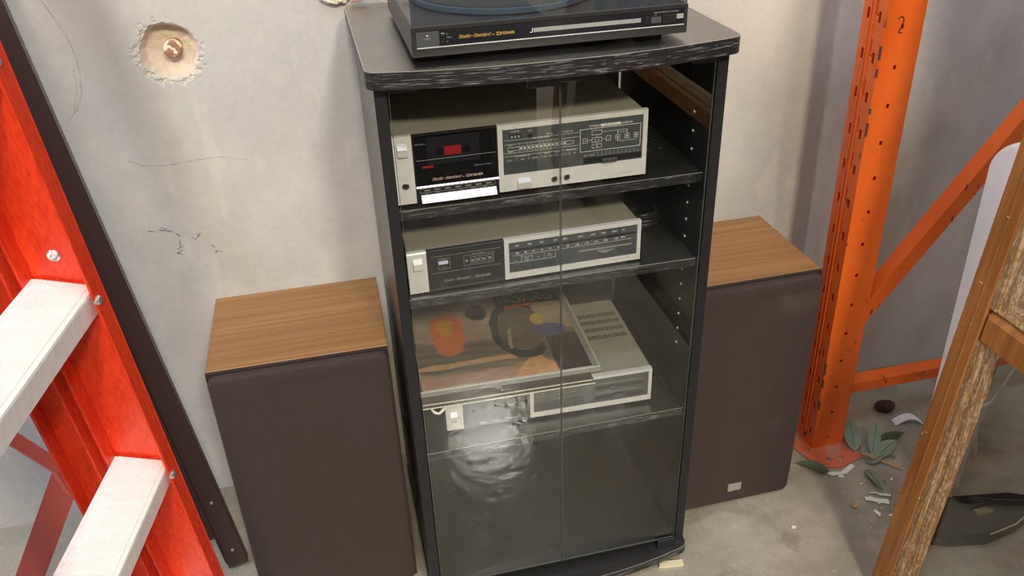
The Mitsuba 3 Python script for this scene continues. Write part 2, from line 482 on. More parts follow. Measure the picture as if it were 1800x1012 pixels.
for name, pos, aim, w, h, L, lab in LAMPS:
    k = thing(name, lab, 'lamp')
    pos, aim = np.array(pos, float), np.array(aim, float)
    d = (aim - pos) / np.linalg.norm(aim - pos)
    a = np.cross(d, [0, 0, 1.0]) if abs(d[2]) < .99 else np.array([1.0, 0, 0])
    a /= np.linalg.norm(a)
    b = np.cross(a, d)
    q = np.array([pos + sx * a * w / 2 + sy * b * h / 2 for sx, sy in ((-1, -1), (1, -1), (1, 1), (-1, 1))])
    f = np.array([[0, 1, 2], [0, 2, 3]])
    if np.cross(q[1] - q[0], q[2] - q[0]) @ d < 0:
        f = f[:, ::-1]
    put('diffuser', trimesh.Trimesh(q, f, process=False), 'm_lamp_case', k, emitter={'type': 'area', 'radiance': {'type': 'rgb', 'value': list(L)}})
    case = hull([p - d * o + (p - pos) * gq for p in q for o, gq in ((.005, .06), (.12, -.2))])
    put('housing', case, 'm_lamp_case', k)
    stem = tube([pos - d * .11, [pos[0] - d[0] * .2, pos[1] - d[1] * .2, 8.495]], .02)
    put('stem', stem, 'm_lamp_case', k)

# ------------------------------------------------------------------ stereo cabinet
ZT0, ZT1 = 1.181, 1.2085
cab = thing('stereo_cabinet', 'tall black glass-door stereo cabinet with grained edges against the concrete wall', 'cabinet')


def bowed(hw, ymid, ycorner, yback, rad, n=25):
    xs = np.linspace(-hw, hw, n)
    pts = [(x, ymid + (ycorner - ymid) * abs(x / hw) ** 2.2) for x in xs] + [(hw, yback), (-hw, yback)]
    return Polygon(pts).buffer(-rad).buffer(rad, quad_segs=10).intersection(sbox(-9, -9, 9, yback))


out = bowed(.306, -.057, -.022, .461, .022)
inn = out.buffer(-.0009)
top = put('top_board', ext(inn, ZT1 - ZT0, ZT0), 'm_top', cab)
put('edge_band', ext(out.difference(inn), ZT1 - ZT0 - .0008, ZT0), 'm_edge', top, smooth=35, label='dark grained edge band')
put('edge_rim', ext(out.difference(out.buffer(-.0016)), .0009, ZT1 - .0008), 'm_core', top, smooth=35, label='pale worn rim')
base_out = bowed(.300, -.056, -.018, .44, .022)
base_in = base_out.buffer(-.0009)
bb = put('base_board', ext(base_in, .021, .020), 'm_laminate', cab)
put('edge_band', ext(base_out.difference(base_in), .0202, .020), 'm_edge', bb, smooth=35, label='dark grained edge band')
put('edge_rim', ext(base_out.difference(base_out.buffer(-.0012)), .0009, .0402), 'm_core', bb, smooth=35, label='pale worn rim')
for x, y in ((-.255, .02), (.255, .02), (-.255, .40), (.255, .40)):
    put('glide', cyl((x, y, 0), (0, 0, 1), .022, .0202, 20), 'm_black', cab)
for sx in (-1, 1):
    x0, x1 = sorted((sx * .295, sx * .2755))
    sp = put('side_panel', B(x0, x1, .0008, .46, .041, ZT0), 'm_black_side', cab)
    put('edge_band', B(x0, x1, 0, .0008, .041, ZT0), 'm_black', sp)
SHELF = (.958, .7825, .4198)
for z in SHELF:
    s = put('shelf', B(-.2752, .2752, .0202, .44, z - .018, z), 'm_laminate', cab)
    put('edge_band', B(-.2752, .2752, .0194, .0202, z - .018, z - .0008), 'm_edge', s, label='dark grained edge band')
    put('edge_rim', B(-.2752, .2752, .0193, .0206, z - .0008, z + .0002), 'm_core', s, label='pale worn rim')
put('back_panel', B(-.2752, .2635, .4415, .4455, .042, ZT0), 'm_hard_board', cab)
for z in (1.054, 1.018, .983, .910, .875, .840, .803, .729, .695, .660, .625, .589, .554):
    put('shelf_peg', cyl((.2756, .0735, z), (-1, 0, 0), .0026, .0022, 12, bev=.0008), 'm_paper', cab, smooth=40, label='small white peg')


def door(x0, x1, z0=.062, z1=1.1725):
    v = np.array([[x0, 0, z0], [x1, 0, z0], [x1, 0, z1], [x0, 0, z1]])
    v[:, 1] = -.0035
    d = put('door', trimesh.Trimesh(v, [[0, 1, 2], [0, 2, 3]], process=False), 'm_pane', cab, label='clear glass door')
    e, t = .0007, .0022
    put('polished_edge', cat(B(x0 - e, x0, -.0035 - t, -.0035 + t, z0 - e, z1 + e), B(x1, x1 + e, -.0035 - t, -.0035 + t, z0 - e, z1 + e),
                             B(x0, x1, -.0035 - t, -.0035 + t, z0 - e, z0), B(x0, x1, -.0035 - t, -.0035 + t, z1, z1 + e)), 'm_glass_edge', d, label='green polished glass edge')
    return d


dl, dr_ = door(-.2725, .0000), door(.0028, .2690)
put('hinge_clip', B(-.2735, -.229, -.0092, -.0062, 1.1690, 1.1805, .0012), 'm_black', dl)
put('hinge_clip', B(.2250, .2700, -.0092, -.0062, 1.1660, 1.1805, .0012), 'm_black', dr_)
put('hinge_clip', B(.2280, .2700, -.0120, -.0062, .0420, .0640, .0012), 'm_black', dr_)
put('hinge_clip', B(-.2735, -.229, -.0120, -.0062, .0420, .0640, .0012), 'm_black', dl)
put('catch_plate', B(-.0550, -.0085, -.0092, -.0062, 1.1540, 1.1740, .0012), 'm_black_gloss', dl, label='black catch plate')
put('catch_plate', B(-.0072, .0350, -.0092, -.0062, 1.1590, 1.1760, .0012), 'm_black_gloss', dr_, label='black catch plate')


# ------------------------------------------------------------------ the hi-fi components
def feet(F, key, drop, depth=250):
    for u in (45, 395):
        for w in (-40, -depth + 40):
            m = cyl((u, -drop, w), (0, 1, 0), 14, drop + 2.2, 20)
            put('foot', F.m(m), 'm_rubber', key)


def chassis_mesh(h, depth):
    return B(3, 437, 2, h - 2, -depth, -9, 1.5)


def power_button(F, key, u0, u1, v0, v1):
    um = (v0 + v1) / 2
    body = hull([(u, v, w) for u in (u0, u1) for v, w in ((v0, -1), (v0, 6.5), (v1 - 7, 8), (v1, 1.5), (v1, -1))])
    return put('power_button', F.m(body), 'm_button', key, label='square silver power button')


def wordmark(u, v, s=1.0, w=0.0):
    a = txt('Studio-Standard', u, v, 5.0 * s, w, 'l', slant=.42)
    b = txt('BY', u + 52 * s, v, 2.1 * s, w, 'l')
    c = cat(ring(u + 58 * s, v - .4, u + 64.5 * s, v + 4.4 * s, .7, w), txt('F', u + 61.2 * s, v + .6, 2.9 * s, w))
    e = txt('FISHER', u + 65.6 * s, v, 3.9 * s, w, 'l', bold=True)
    wa = a.vertices[:, 0].max() - u
    a.vertices[:, 0] = u + (a.vertices[:, 0] - u) * 50 * s / wa
    we = e.vertices[:, 0].max() - (u + 65.6 * s)
    e.vertices[:, 0] = u + 65.6 * s + (e.vertices[:, 0] - u - 65.6 * s) * 21 * s / we
    return cat(a, b, c, e)


def jack(F, key, u, v, r=6.2):
    ringm = trimesh.creation.revolve([(r * .55, 0), (r, 0), (r, 1.4), (r * .85, 2.2), (r * .62, 2.2), (r * .55, 1.6), (r * .55, 0)], sections=24)
    hole = cyl((0, 0, .1), (0, 0, 1), r * .56, .3, 20)
    for m in (ringm, hole):
        m.apply_translation((u, v, 0))
    j = put('jack', F.m(ringm), 'm_chrome', key, smooth=40, label='round headphone or microphone jack')
    put('socket', F.m(hole), 'm_black', j)


# --- cassette deck
dk = thing('cassette_deck', 'silver cassette deck with a dark tape window on the top shelf of the stereo cabinet', 'cassette deck')
F = Frame(-.0548, .0206, .969, .0013)
put('chassis', F.m(chassis_mesh(118, 270)), 'm_chassis', dk, label='olive grey metal case')
feet(F, dk, 10.8)
put('end_plate', F.m(ext(sbox(0, 0, 32.2, 119), 9, -9)), 'm_face', dk, label='pale silver end plate')
put('faceplate', F.m(ext(sbox(174.8, 0, 440, 119).difference(sbox(183.5, 30.5, 431.5, 110.5)), 9, -9)), 'm_face', dk, label='pale silver faceplate')
put('panel', F.m(B(183.3, 431.7, 30.3, 110.7, -4, -1.2)), 'm_panel', dk, label='blue grey control panel')
power_button(F, dk, 7.5, 23.5, 86, 106)
jack(F, dk, 15.9, 32.7)
# tape compartment behind a smoked window
put('tape_compartment', F.m(B(33, 174.4, -.5, 118.2, -8.9, -8.2), B(33, 174.4, 116.5, 118.5, -8.2, -.6), B(33, 35, 0, 116.5, -8.2, -.6), B(172.4, 174.4, 0, 116.5, -8.2, -.6), B(33, 174.4, -.5, 27, -8.2, -1)), 'm_rubber', dk)
v = np.array([[35, 30, -.3], [172.4, 30, -.3], [172.4, 116.5, -.3], [35, 116.5, -.3]], float)
win = put('tape_door', F.m(trimesh.Trimesh(v, [[0, 1, 2], [0, 2, 3]], process=False)), 'm_deck_window', dk, label='dark smoked tape window')
put('tape_label', F.m(B(85, 113.5, 78, 93.5, -4, -3, .3)), 'm_red', win, label='red label seen through the window')
for u in (77.4, 123):
    m = trimesh.creation.revolve([(0, 0), (6.2, 0), (6.2, 1), (0, 1)], sections=24)
    m.apply_translation((u, 85, -5))
    put('reel_hub', F.m(m), 'm_rubber', win)
put('cassette_shell', F.m(B(56, 146, 62, 110, -8.2, -5, 1)), 'm_shell', win)
put('tape_slot', F.m(B(65, 134, 43, 61.5, -8.2, -6, .5)), 'm_rubber', win)
put('tape_marker', F.m(B(46, 66, 58, 62.2, -6, -5, .3)), 'm_red', win, label='small dull red mark')
put('window_line', F.m(hl(36.5, 171, 74.6, .9, -.2)), 'm_print_dim', win)
put('lettering', F.m(txt('UNIVERSAL', 45.5, 101.5, 2.3, -.2), txt('DOLBY SYSTEM', 151, 54.4, 2.2, -.2), ring(134, 53.8, 138.5, 57.2, .6, -.2)), 'm_print_dim', win)
put('wordmark', F.m(wordmark(60.7, 37, 1.0, -.2)), 'm_print_pink', win, label='pale wordmark lettering')
put('trim_strip', F.m(hull([(u, vv, w) for u in (33, 174.5) for vv, w in ((26.6, -1), (26.6, 2.6), (29.6, .4), (29.6, -1))])), 'm_alu', dk, label='bright metal strip')
put('key_legend', F.m(ring(38.7, 16.5, 168, 24, .6, -.9), *[bar(46 + i * 17.6, 19.4, 56 + i * 17.6, 21.4, -.9) for i in range(7)], *[txt(t, 49 + i * 20, 14.3, 1.7, -.9) for i, t in enumerate(('REC', 'REW', 'F.F', 'PLAY', 'STOP', 'PAUSE'))]), 'm_print_dim', dk)
for i in range(6):
    u0, u1 = 40 + i * 21.5, 40 + i * 21.5 + 21.2
    put('key', F.m(hull([(u, vv, w) for u in (u0, u1) for vv, w in ((1.2, -1), (1.2, 9.5), (2.2, 10), (13.6, 2.2), (13.6, -1))])), 'm_alu', dk, label='silver piano key')
pr_ = [txt('COUNTER', 205, 104.6, 2.4, -1.1), txt('RESET', 231.5, 103.4, 1.9, -1.1), txt('METAL', 265, 94.2, 2.4, -1.1), txt('DOLBY NR', 297, 94.4, 2.4, -1.1), txt('PEAK LEVEL METER', 249.5, 89.4, 2.4, -1.1),
       hl(186, 316.5, 91.2, .5, -1.1), hl(186, 316.5, 83.7, .5, -1.1), hl(185, 316.5, 68.3, .5, -1.1), hl(185, 316.5, 62.9, .5, -1.1),
       ring(191.3, 72, 307, 78.6, .6, -1.1), txt('TAPE SELECTOR', 216.3, 60.4, 2.4, -1.1), txt('INPUT', 259.8, 60.2, 2.2, -1.1), txt('NR EDIT', 279, 60.2, 2.2, -1.1), txt('MPX FILTER', 304, 60.2, 2.2, -1.1)]
for t, u in (('METAL', 194.5), ('CrO2', 217), ('NORMAL', 238.7), ('LINE', 256.4), ('MIC', 265.7), ('ON', 277.5), ('OFF', 287.7), ('ON', 299.6), ('OFF', 309)):
    pr_.append(txt(t, u, 54.6, 1.9, -1.1))
for u in (206, 228, 250, 272.4, 294.2):
    pr_.append(vl(u, 54.2, 57.5, .5, -1.1))
for i in range(12):
    pr_.append(bar(212 + i * 7, 74.2, 217 + i * 7, 76.4, -1.1))
    pr_.append(vl(212 + i * 7, 69.5, 71, .4, -1.1))
    pr_.append(vl(212 + i * 7, 80, 82.6, .4, -1.1))
pr_ += [txt('LEFT', 196.5, 80.2, 1.9, -1.1), txt('RIGHT', 197, 69.6, 1.9, -1.1)]
pr_ += [ring(318.4, 54.5, 427.7, 95.5, .9, -1.1)]
for a in ((339.3, 83, 357.3, 91.6), (339.5, 70, 357.5, 78.7), (339.7, 59.6, 357.7, 66.6), (323.3, 70, 331.6, 78.7), (364.7, 70.5, 374, 79.3), (382, 70.8, 390.4, 79), (398.8, 71, 407, 79.5), (415.3, 71, 423.7, 79.3)):
    pr_.append(ring(*a, .7, -1.1))
pr_ += [txt('◂◂'.replace('◂', '<'), 327.5, 73, 2.6, -1.1), txt('>>', 369.4, 73.4, 2.6, -1.1), txt('O-O', 348.5, 72.6, 3.4, -1.1), bar(347.6, 62, 349.8, 64.2, -1.1), bar(385, 73.6, 387.4, 76, -1.1), bar(401.5, 73.8, 404.4, 76.8, -1.1), bar(417.8, 73.8, 421.2, 76.6, -1.1),
        vl(348.4, 66.6, 70, .6, -1.1), vl(348.4, 78.7, 83, .6, -1.1), hl(331.6, 339.5, 74.3, .6, -1.1), hl(357.5, 364.7, 74.6, .6, -1.1), hl(357.3, 403, 87.5, .6, -1.1), vl(403, 79.5, 87.5, .6, -1.1), vl(386, 79, 87.5, .6, -1.1), hl(386, 403, 83.5, .6, -1.1), vl(386, 67.5, 70.8, .6, -1.1), hl(386, 419.5, 67.5, .6, -1.1), vl(419.5, 67.5, 71, .6, -1.1)]
pr_ += [bar(335 + i * 1.9, 97.4, 335.7 + i * 1.9, 101.4, -1.1) for i in range(11)] + [bar(392 + i * 1.9, 97.4, 392.7 + i * 1.9, 101.4, -1.1) for i in range(11)] + [bar(355.3, 97.2, 391, 101.6, -1.1)]
pr_ += [txt('INPUT LEVEL', 333.5, 46.6, 1.9, -1.1)] + [vl(343 + i * 7.4, 46, 48 if i % 2 else 49, .5, -1.1) for i in range(12)] + [txt(str(i), 343 + i * 7.4, 49.6, 1.6, -1.1) for i in range(11)] + [vl(346 + i * 3.0, 45, 46.2, .35, -1.1) for i in range(28)]
put('lettering', F.m(pr_), 'm_print', dk, label='white panel lettering and symbols')
put('legend_strip', F.m(txt('LOGIC OPERATION', 373, 98.5, 1.8, -.8)), 'm_panel', dk)
cn = put('tape_counter', F.m(B(196, 215, 92.5, 101, -1.4, -.9)), 'm_black', dk)
put('digits', F.m(txt('0', 199.6, 94.4, 4.4, -.85, bold=True), txt('0', 205.4, 94.4, 4.4, -.85, bold=True), txt('0', 211.2, 94.4, 4.4, -.85, bold=True)), 'm_print', cn, label='white counter digits 000')
put('reset_button', F.m(B(227.2, 235.4, 92.4, 98.2, -1.4, .6, .4)), 'm_black', dk)
for u0, u1 in ((184, 205.6), (206.4, 227.4), (228.2, 249.4), (250.2, 272), (272.8, 293.8), (294.6, 316.4)):
    put('selector_button', F.m(B(u0, u1, 31.2, 52.6, -1.4, -.2, .4)), 'm_panel_key', dk)
sl = put('level_slot', F.m(B(324.6, 430.5, 32.4, 43.2, -1.4, -1.0)), 'm_black', dk)
kn = put('level_knob', F.m(B(357, 384.6, 31.8, 39.4, -1.0, 4.5, .8)), 'm_panel_key', dk)
put('index_line', F.m(bar(370.2, 31.6, 371.2, 39.6, 4.5)), 'm_red', kn, label='red index line')
put('record_button', F.m(hull([(u, vv, w) for u in (206.5, 229) for vv, w in ((4.6, -1), (4.6, 6.5), (16, 8), (21.2, 2), (21.2, -1))])), 'm_button', dk, label='wide pale rectangular button')
jack(F, dk, 272.4, 12.7, 6.0)
jack(F, dk, 294.5, 13.2, 6.0)
put('small_print', F.m(txt('STEREO CASSETTE DECK', 397, 7.3, 2.2), txt('REC MUTE', 194, 9.6, 2.0), txt('POWER', 14, 110, 2.0), txt('PHONES', 16, 43, 2.0)), 'm_print_grey', dk, label='faint grey lettering')

# --- tuner
tn = thing('radio_tuner', 'slim silver radio tuner with a dial scale in the stereo cabinet below the cassette deck', 'tuner')
F = Frame(-.0499, .0361, .7866, .0156)
put('chassis', F.m(B(3, 437, 2, 80.5, -270, -8, 1.5)), 'm_chassis', tn, label='olive grey metal case')
feet(F, tn, 3.9)
put('end_plate', F.m(hull([(u, vv, w) for u in (0, 35) for vv, w in ((0, -9), (0, 0), (78, 0), (81, -1.5), (82, -5), (82, -9))])), 'm_face', tn, label='pale silver end plate')
put('faceplate', F.m(ext(sbox(176.5, 0, 440, 82).difference(sbox(185.2, 12.6, 432.5, 74)), 9, -9)), 'm_face', tn, label='pale silver faceplate')
put('panel', F.m(B(185, 432.7, 12.4, 74.2, -4, -1.2)), 'm_panel', tn, label='blue grey dial panel')
power_button(F, tn, 10.3, 26.3, 49, 69.5)
sp_ = put('signal_panel', F.m(B(35, 176.5, 0, 81.6, -9, .2, .4)), 'm_panel_dark', tn, label='dark smoked signal panel')
put('lettering', F.m(hl(42.5, 170, 68.8, .5, .2), hl(42, 169, 35.7, .5, .2), ring(54.4, 42.2, 76.6, 63.4, .5, .2), ring(101.2, 42.6, 156.4, 62.8, .5, .2), txt('SIGNAL STRENGTH', 128, 63.4, 1.7, .2), txt('STEREO', 65.5, 60, 1.6, .2), txt('FM', 65, 44.5, 2.0, .2),
                       *[ring(u - 4, 46.5, u + 4, 59, .5, .2) for u in (117.5, 127.6, 138, 149.2)], *[bar(u - 2.2, 50, u + 2.2, 53.4, .2) for u in (106.5, 117.5, 127.6, 138, 149.2)]), 'm_print_grey', sp_)
put('wordmark', F.m(wordmark(62.9, 15.4, 1.0, .2)), 'm_print_dim', sp_, label='pale wordmark lettering')
put('stereo_light', F.m(B(55.8, 73, 51.6, 58.8, .2, .7, .2)), 'm_lilac', sp_, label='lilac indicator window')
tx = [txt('AM', 200.7, 64.6, 3.2, -1.1, bold=True), txt('FM', 200.7, 49, 3.4, -1.1, bold=True), txt('kHz', 405.7, 65.4, 3.0, -1.1), txt('MHz', 404.6, 50.2, 3.2, -1.1, bold=True)]
for t, u in (('540', 224.5), ('600', 247.4), ('700', 273.3), ('800', 291.6), ('1000', 321), ('1200', 345), ('1400', 366), ('1600', 387.2)):
    tx.append(txt(t, u, 65, 2.9, -1.1, bold=True))
fmu = (216.9, 231.4, 247.2, 263.2, 279.6, 297.1, 315.5, 333.7, 351.7, 370.4, 391)
for t, u in zip(('88', '90', '92', '94', '96', '98', '100', '102', '104', '106', '108'), fmu):
    tx.append(txt(t, u, 49.2, 3.2, -1.1, bold=True))
for a, b in zip(fmu, fmu[1:]):
    tx.append(vl((a + b) / 2, 50, 52, .5, -1.1))
tx += [hl(192.5, 423, 46.4, .5, -1.1), hl(186, 273.5, 32, .5, -1.1)] + [vl(u, 32, 45, .5, -1.1) for u in (208, 228.5, 251.2, 273.4)] + [hl(208, 228.5, 41.4, .5, -1.1),
       txt('FM', 208, 42.6, 1.9, -1.1), txt('MUTE', 197, 34.2, 1.8, -1.1), txt('AUTO', 218, 37.6, 1.8, -1.1), txt('STEREO', 218, 34.0, 1.8, -1.1), txt('AM', 240, 36.5, 1.9, -1.1), txt('MPX', 262, 39.2, 1.9, -1.1), txt('FILTER', 262, 35.8, 1.9, -1.1)]
tx += [vl(u, 45, 46.6, .4, -1.1) for u in np.linspace(217, 391, 23)]
put('lettering', F.m(tx), 'm_print', tn, label='white dial numbers and lettering')
put('dial_slot', F.m(B(185.6, 431.8, 55.6, 59.4, -1.5, -1.0)), 'm_black', tn, label='black pointer slot')
put('dial_pointer', F.m(B(245.4, 246.6, 54, 61, -1.0, -.4)), 'm_black', tn)
for u0, u1 in ((186, 206.8), (207.6, 228), (228.8, 250.8), (251.6, 273)):
    put('mode_button', F.m(B(u0, u1, 13.4, 30.6, -1.4, -.2, .4)), 'm_panel_key', tn)
put('tuning_slot', F.m(*[B(318.5 + i * 4.2, 321.6 + i * 4.2, 33.6, 37.2, -1.2, -.7) for i in range(25)]), 'm_print_dim', tn, label='striped grey tuning slot')
disc = trimesh.creation.revolve([(0, -2), (24, -2), (25.5, -1), (25.5, 1), (24, 2), (0, 2)], sections=64)
disc.apply_transform(trimesh.transformations.rotation_matrix(math.radians(-90), [1, 0, 0]))
disc.apply_translation((372.5, 29.5, -17.5))
put('tuning_wheel', F.m(disc), 'm_chrome', tn, smooth=35, label='chrome tuning wheel edge')
put('small_print', F.m(txt('AM/FM STEREO TUNER', 401, 6.0, 2.2)), 'm_print_grey', tn, label='faint grey lettering')

# --- amplifier
am = thing('amplifier', 'silver amplifier with slotted top under the record sleeves in the stereo cabinet', 'amplifier')
F = Frame(-.0026, .0623, .4287, -.0302)
feet(F, am, 8.8)
put('chassis', F.m(B(3, 437, 2, 68, -285, -12, 1.0)), 'm_rubber', am)
slots = [sbox(40 + i * 4.3, w0, 40 + i * 4.3 + 2.2, w0 + 17) for w0 in (132, 162, 192, 220) for i in range(91)]
cov = ext(sbox(2, 12, 438, 286).difference(unary_union(slots)), 1.4)
V = np.array(cov.vertices)
cov.vertices = np.c_[V[:, 0], 79.0 + V[:, 2], -V[:, 1]]
cov.invert()
put('top_cover', F.m(cov, B(1.8, 3, 2, 80.3, -286, -12), B(437, 438.2, 2, 80.3, -286, -12)), 'm_chassis', am, label='olive grey top cover with rows of slots')
put('faceplate', F.m(ext(sbox(0, 0, 35, 80.6), 9, -9), ext(sbox(176, 0, 440, 80.6).difference(sbox(184, 12.5, 432.6, 74)), 9, -9), hull([(u, vv, w) for u in (0, 440) for vv, w in ((74, -9), (80.6, -9), (80.4, -12), (74, -12))])), 'm_face', am, label='pale silver faceplate')
put('panel', F.m(B(183.8, 432.8, 12.3, 74.2, -4, -1.2)), 'm_panel', am, label='blue grey control panel')
ep = put('equaliser_panel', F.m(B(35, 176, 0, 80.4, -9, .2, .4)), 'm_panel_dark', am, label='dark equaliser panel')
for i, u in enumerate((59, 81.3, 103, 125.3, 147, 168)):
    s = put('equaliser_slot', F.m(B(u - .9, u + .9, 24, 61, .2, .45)), 'm_black', ep)
    put('slider_knob', F.m(B(u - 3.2, u + 3.2, 39 + (i % 3) * 2, 45 + (i % 3) * 2, .45, 4.5, .6)), 'm_black', s)
put('lettering', F.m(hl(42, 172, 43, .4, .2), *[txt(t, u, 63, 1.8, .2) for t, u in zip(('60', '250', '1k', '3.5k', '10k', '16k'), (59, 81.3, 103, 125.3, 147, 168))]), 'm_print_grey', ep)
put('wordmark', F.m(wordmark(66, 6.5, .95, .2)), 'm_print_dim', ep, label='pale wordmark lettering')
power_button(F, am, 9.5, 22, 34, 46)
put('phones_jack', F.m(cyl((16.9, 22.6, 0), (0, 0, 1), 5, 2.2, 20, bev=.6)), 'm_badge', am, smooth=40)
put('display', F.m(ring(191.3, 50.5, 312, 67.5, .6, -1.1)), 'm_print_dim', am)
put('lettering', F.m([txt('POWER', 206, 56.4, 2.4, -1.1), hl(222.3, 289.4, 57.4, .5, -1.1), txt('OVERLOAD', 301, 56.2, 2.0, -1.1)] + [vl(222.3 + i * 13.4, 54.6, 60.2, .5, -1.1) for i in range(6)] + [vl(u, 38, 45, .5, -1.1) for u in (205.6, 228.1, 250.5, 271.5)] +
                     [txt(t, u, 38, 2.0, -1.1) for t, u in (('TUNER', 195.4), ('AUX', 217.6), ('PHONO', 240), ('TAPE', 261), ('LOUDNESS', 283.5))] +
                     [hl(316.6, 421, 59.8, 1.1, -1.1), hl(316.6, 421, 36, 1.1, -1.1)] + [vl(320 + i * 4.2, 54.5, 57 if i % 4 else 58.6, .45, -1.1) for i in range(24)] + [vl(320 + i * 4.2, 30.6, 33 if i % 4 else 34.6, .45, -1.1) for i in range(24)] +
                     [txt('BALANCE', 345, 61.6, 2.0, -1.1), txt('VOLUME', 345, 38, 2.0, -1.1)]), 'm_print_dim', am, label='grey panel lettering')
put('slider_slot', F.m(B(316.6, 421.6, 44, 53.6, -1.4, -1.0)), 'm_panel_dark', am)
put('slider_slot', F.m(B(316.6, 421.6, 20.5, 30, -1.4, -1.0)), 'm_panel_dark', am)
put('slider_knob', F.m(B(347, 362, 45, 52.6, -1, 4, .6)), 'm_panel_key', am)
put('slider_knob', F.m(B(354, 376, 21.5, 29, -1, 4, .6)), 'm_panel_key', am)
for u0, u1 in ((184.6, 205.2), (206, 227.6), (228.4, 250), (250.8, 271.2), (272, 294)):
    put('selector_button', F.m(B(u0, u1, 13.2, 36, -1.4, -.2, .4)), 'm_panel_key', am)

# --- record sleeves on the amplifier: the lower ones stick out a little further
ZA = .4287 + .0804


def sleeve(x, y, z, rot, w, d, t, label, top=None, mat='m_sleeve'):
    k = thing('record_sleeve', label, 'record', None)
    R = trimesh.transformations.rotation_matrix(rot, [0, 0, 1])
    m = B(0, w, 0, d, 0, t, .0006)
    m.apply_transform(R)
    m.apply_translation((x, y, z))
    put('cardboard', m, mat, k)
    sp = tube([(.0, -.0006, t * .55), (w * .3, -.0012, t * .45), (w * .7, -.0008, t * .6), (w, -.0006, t * .5)], t * .34, 6, 30)
    sp.apply_transform(R)
    sp.apply_translation((x, y, z))
    put('spine', sp, 'm_sleeve', k, label='pale worn spine')
    return k, R


sleeve(-.270, .048, ZA + .0004, -.027, .356, .356, .0034, 'cream-edged record sleeve lying directly on the amplifier, lowest of the three', mat='m_sleeve_dark')
sleeve(-.2690, .056, ZA + .0040, -.030, .352, .352, .0032, 'worn record sleeve with a pale spine in the middle of the three on the amplifier', mat='m_sleeve_dark')
rk = thing('record_sleeve', 'tan and orange picture record sleeve in clear plastic, topmost of the three', 'record')
R = trimesh.transformations.rotation_matrix(-.028, [0, 0, 1])
RZ, RT, RX, RYY = ZA + .0078, .0036, -.262, .094
m = B(0, .358, 0, .340, 0, RT, .0006)
m.apply_transform(R)
m.apply_translation((RX, RYY, RZ))
put('cardboard', m, 'm_sleeve', rk)


def rec_pt(u, v, h):
    p = np.array([u * .356 + .001, v * .338 + .001, h, 1.0])
    return (R @ p)[:3] + (RX, RYY, RZ + RT)


q = np.array([rec_pt(u, v, .0003) for u, v in ((0, 0), (1, 0), (1, 1), (0, 1))])
art = put('picture', trimesh.Trimesh(q, [[0, 1, 2], [0, 2, 3]], process=False), 'm_cover', rk, uv=np.array([[0, 0], [1, 0], [1, 1], [0, 1]], float), label='tan, orange and dark printed picture')


def rec_text(t, u, v, h, slant=0.0, bold=False, sx=1.0):
    m = meshkit.text_mesh(t, h, depth=.0003, bold=bold)
    V = np.array(m.vertices)
    V[:, 0] = (V[:, 0] + slant * V[:, 1]) * sx
    o = rec_pt(u, v, .0004)
    m.vertices = (R[:3, :3] @ V.T).T + o
    return m


put('lettering', cat(rec_text('KOOL', .600, .900, .022, bold=True), rec_text('AND', .735, .908, .014), rec_text('THE', .604, .856, .013), rec_text('GANG', .680, .848, .025, bold=True)), 'm_print_pink', rk, label='pale lettering on the dark head of the sleeve')
bp = np.array([rec_pt(u, v, hh) for hh in (.0002, .0006) for u, v in ((.62, .785), (.82, .795), (.82, .828), (.62, .818))])
put('title_band', hull(bp), 'm_red', rk, label='red title band')
put('title', cat(rec_text("Ladies' Night", .635, .796, .0075, slant=.3)), 'm_gold', rk)
film = np.array([rec_pt(u, v, .0026) for u, v in ((-.018, -.022), (1.035, -.022), (1.035, 1.0), (-.018, 1.0))])
put('plastic_sleeve', trimesh.Trimesh(film, [[0, 1, 2], [0, 2, 3]], process=False), 'm_film', rk, label='clear plastic outer sleeve')
bd = np.array([rec_pt(u, v, hh) for hh in (-.0012, .0004) for u, v in ((1.004, -.018), (1.050, -.018), (1.050, 1.0), (1.004, 1.0))])
put('plastic_border', hull(bd), 'm_plastic_edge', rk, label='pale plastic border beside the picture')
fr = np.array([rec_pt(u, v, hh) for hh in (-.0030, -.0006) for u, v in ((-.018, -.050), (1.040, -.050), (1.040, -.0025), (-.018, -.0025))])
put('plastic_border', hull(fr), 'm_plastic_edge', rk, label='pale plastic border in front of the picture')
put('plastic_lip', cat(tube([rec_pt(-.018, -.022, .0016), rec_pt(1.035, -.022, .0016)], .0010, 6), tube([rec_pt(1.035, -.022, .0016), rec_pt(1.035, 1.0, .0016)], .0008, 6)), 'm_paper', rk, label='bright folded edge of the plastic')
ck = thing('paper_scrap', 'crumpled white paper scrap hanging under the record sleeves beside the amplifier', 'paper')
put('sheet', tube([(-.252, .052, ZA - .0035), (-.246, .047, ZA - .010), (-.238, .046, ZA - .013), (-.231, .048, ZA - .009), (-.222, .052, ZA - .0035)], [.002, .0035, .003, .0035, .002], 6), 'm_paper', ck, smooth=True)

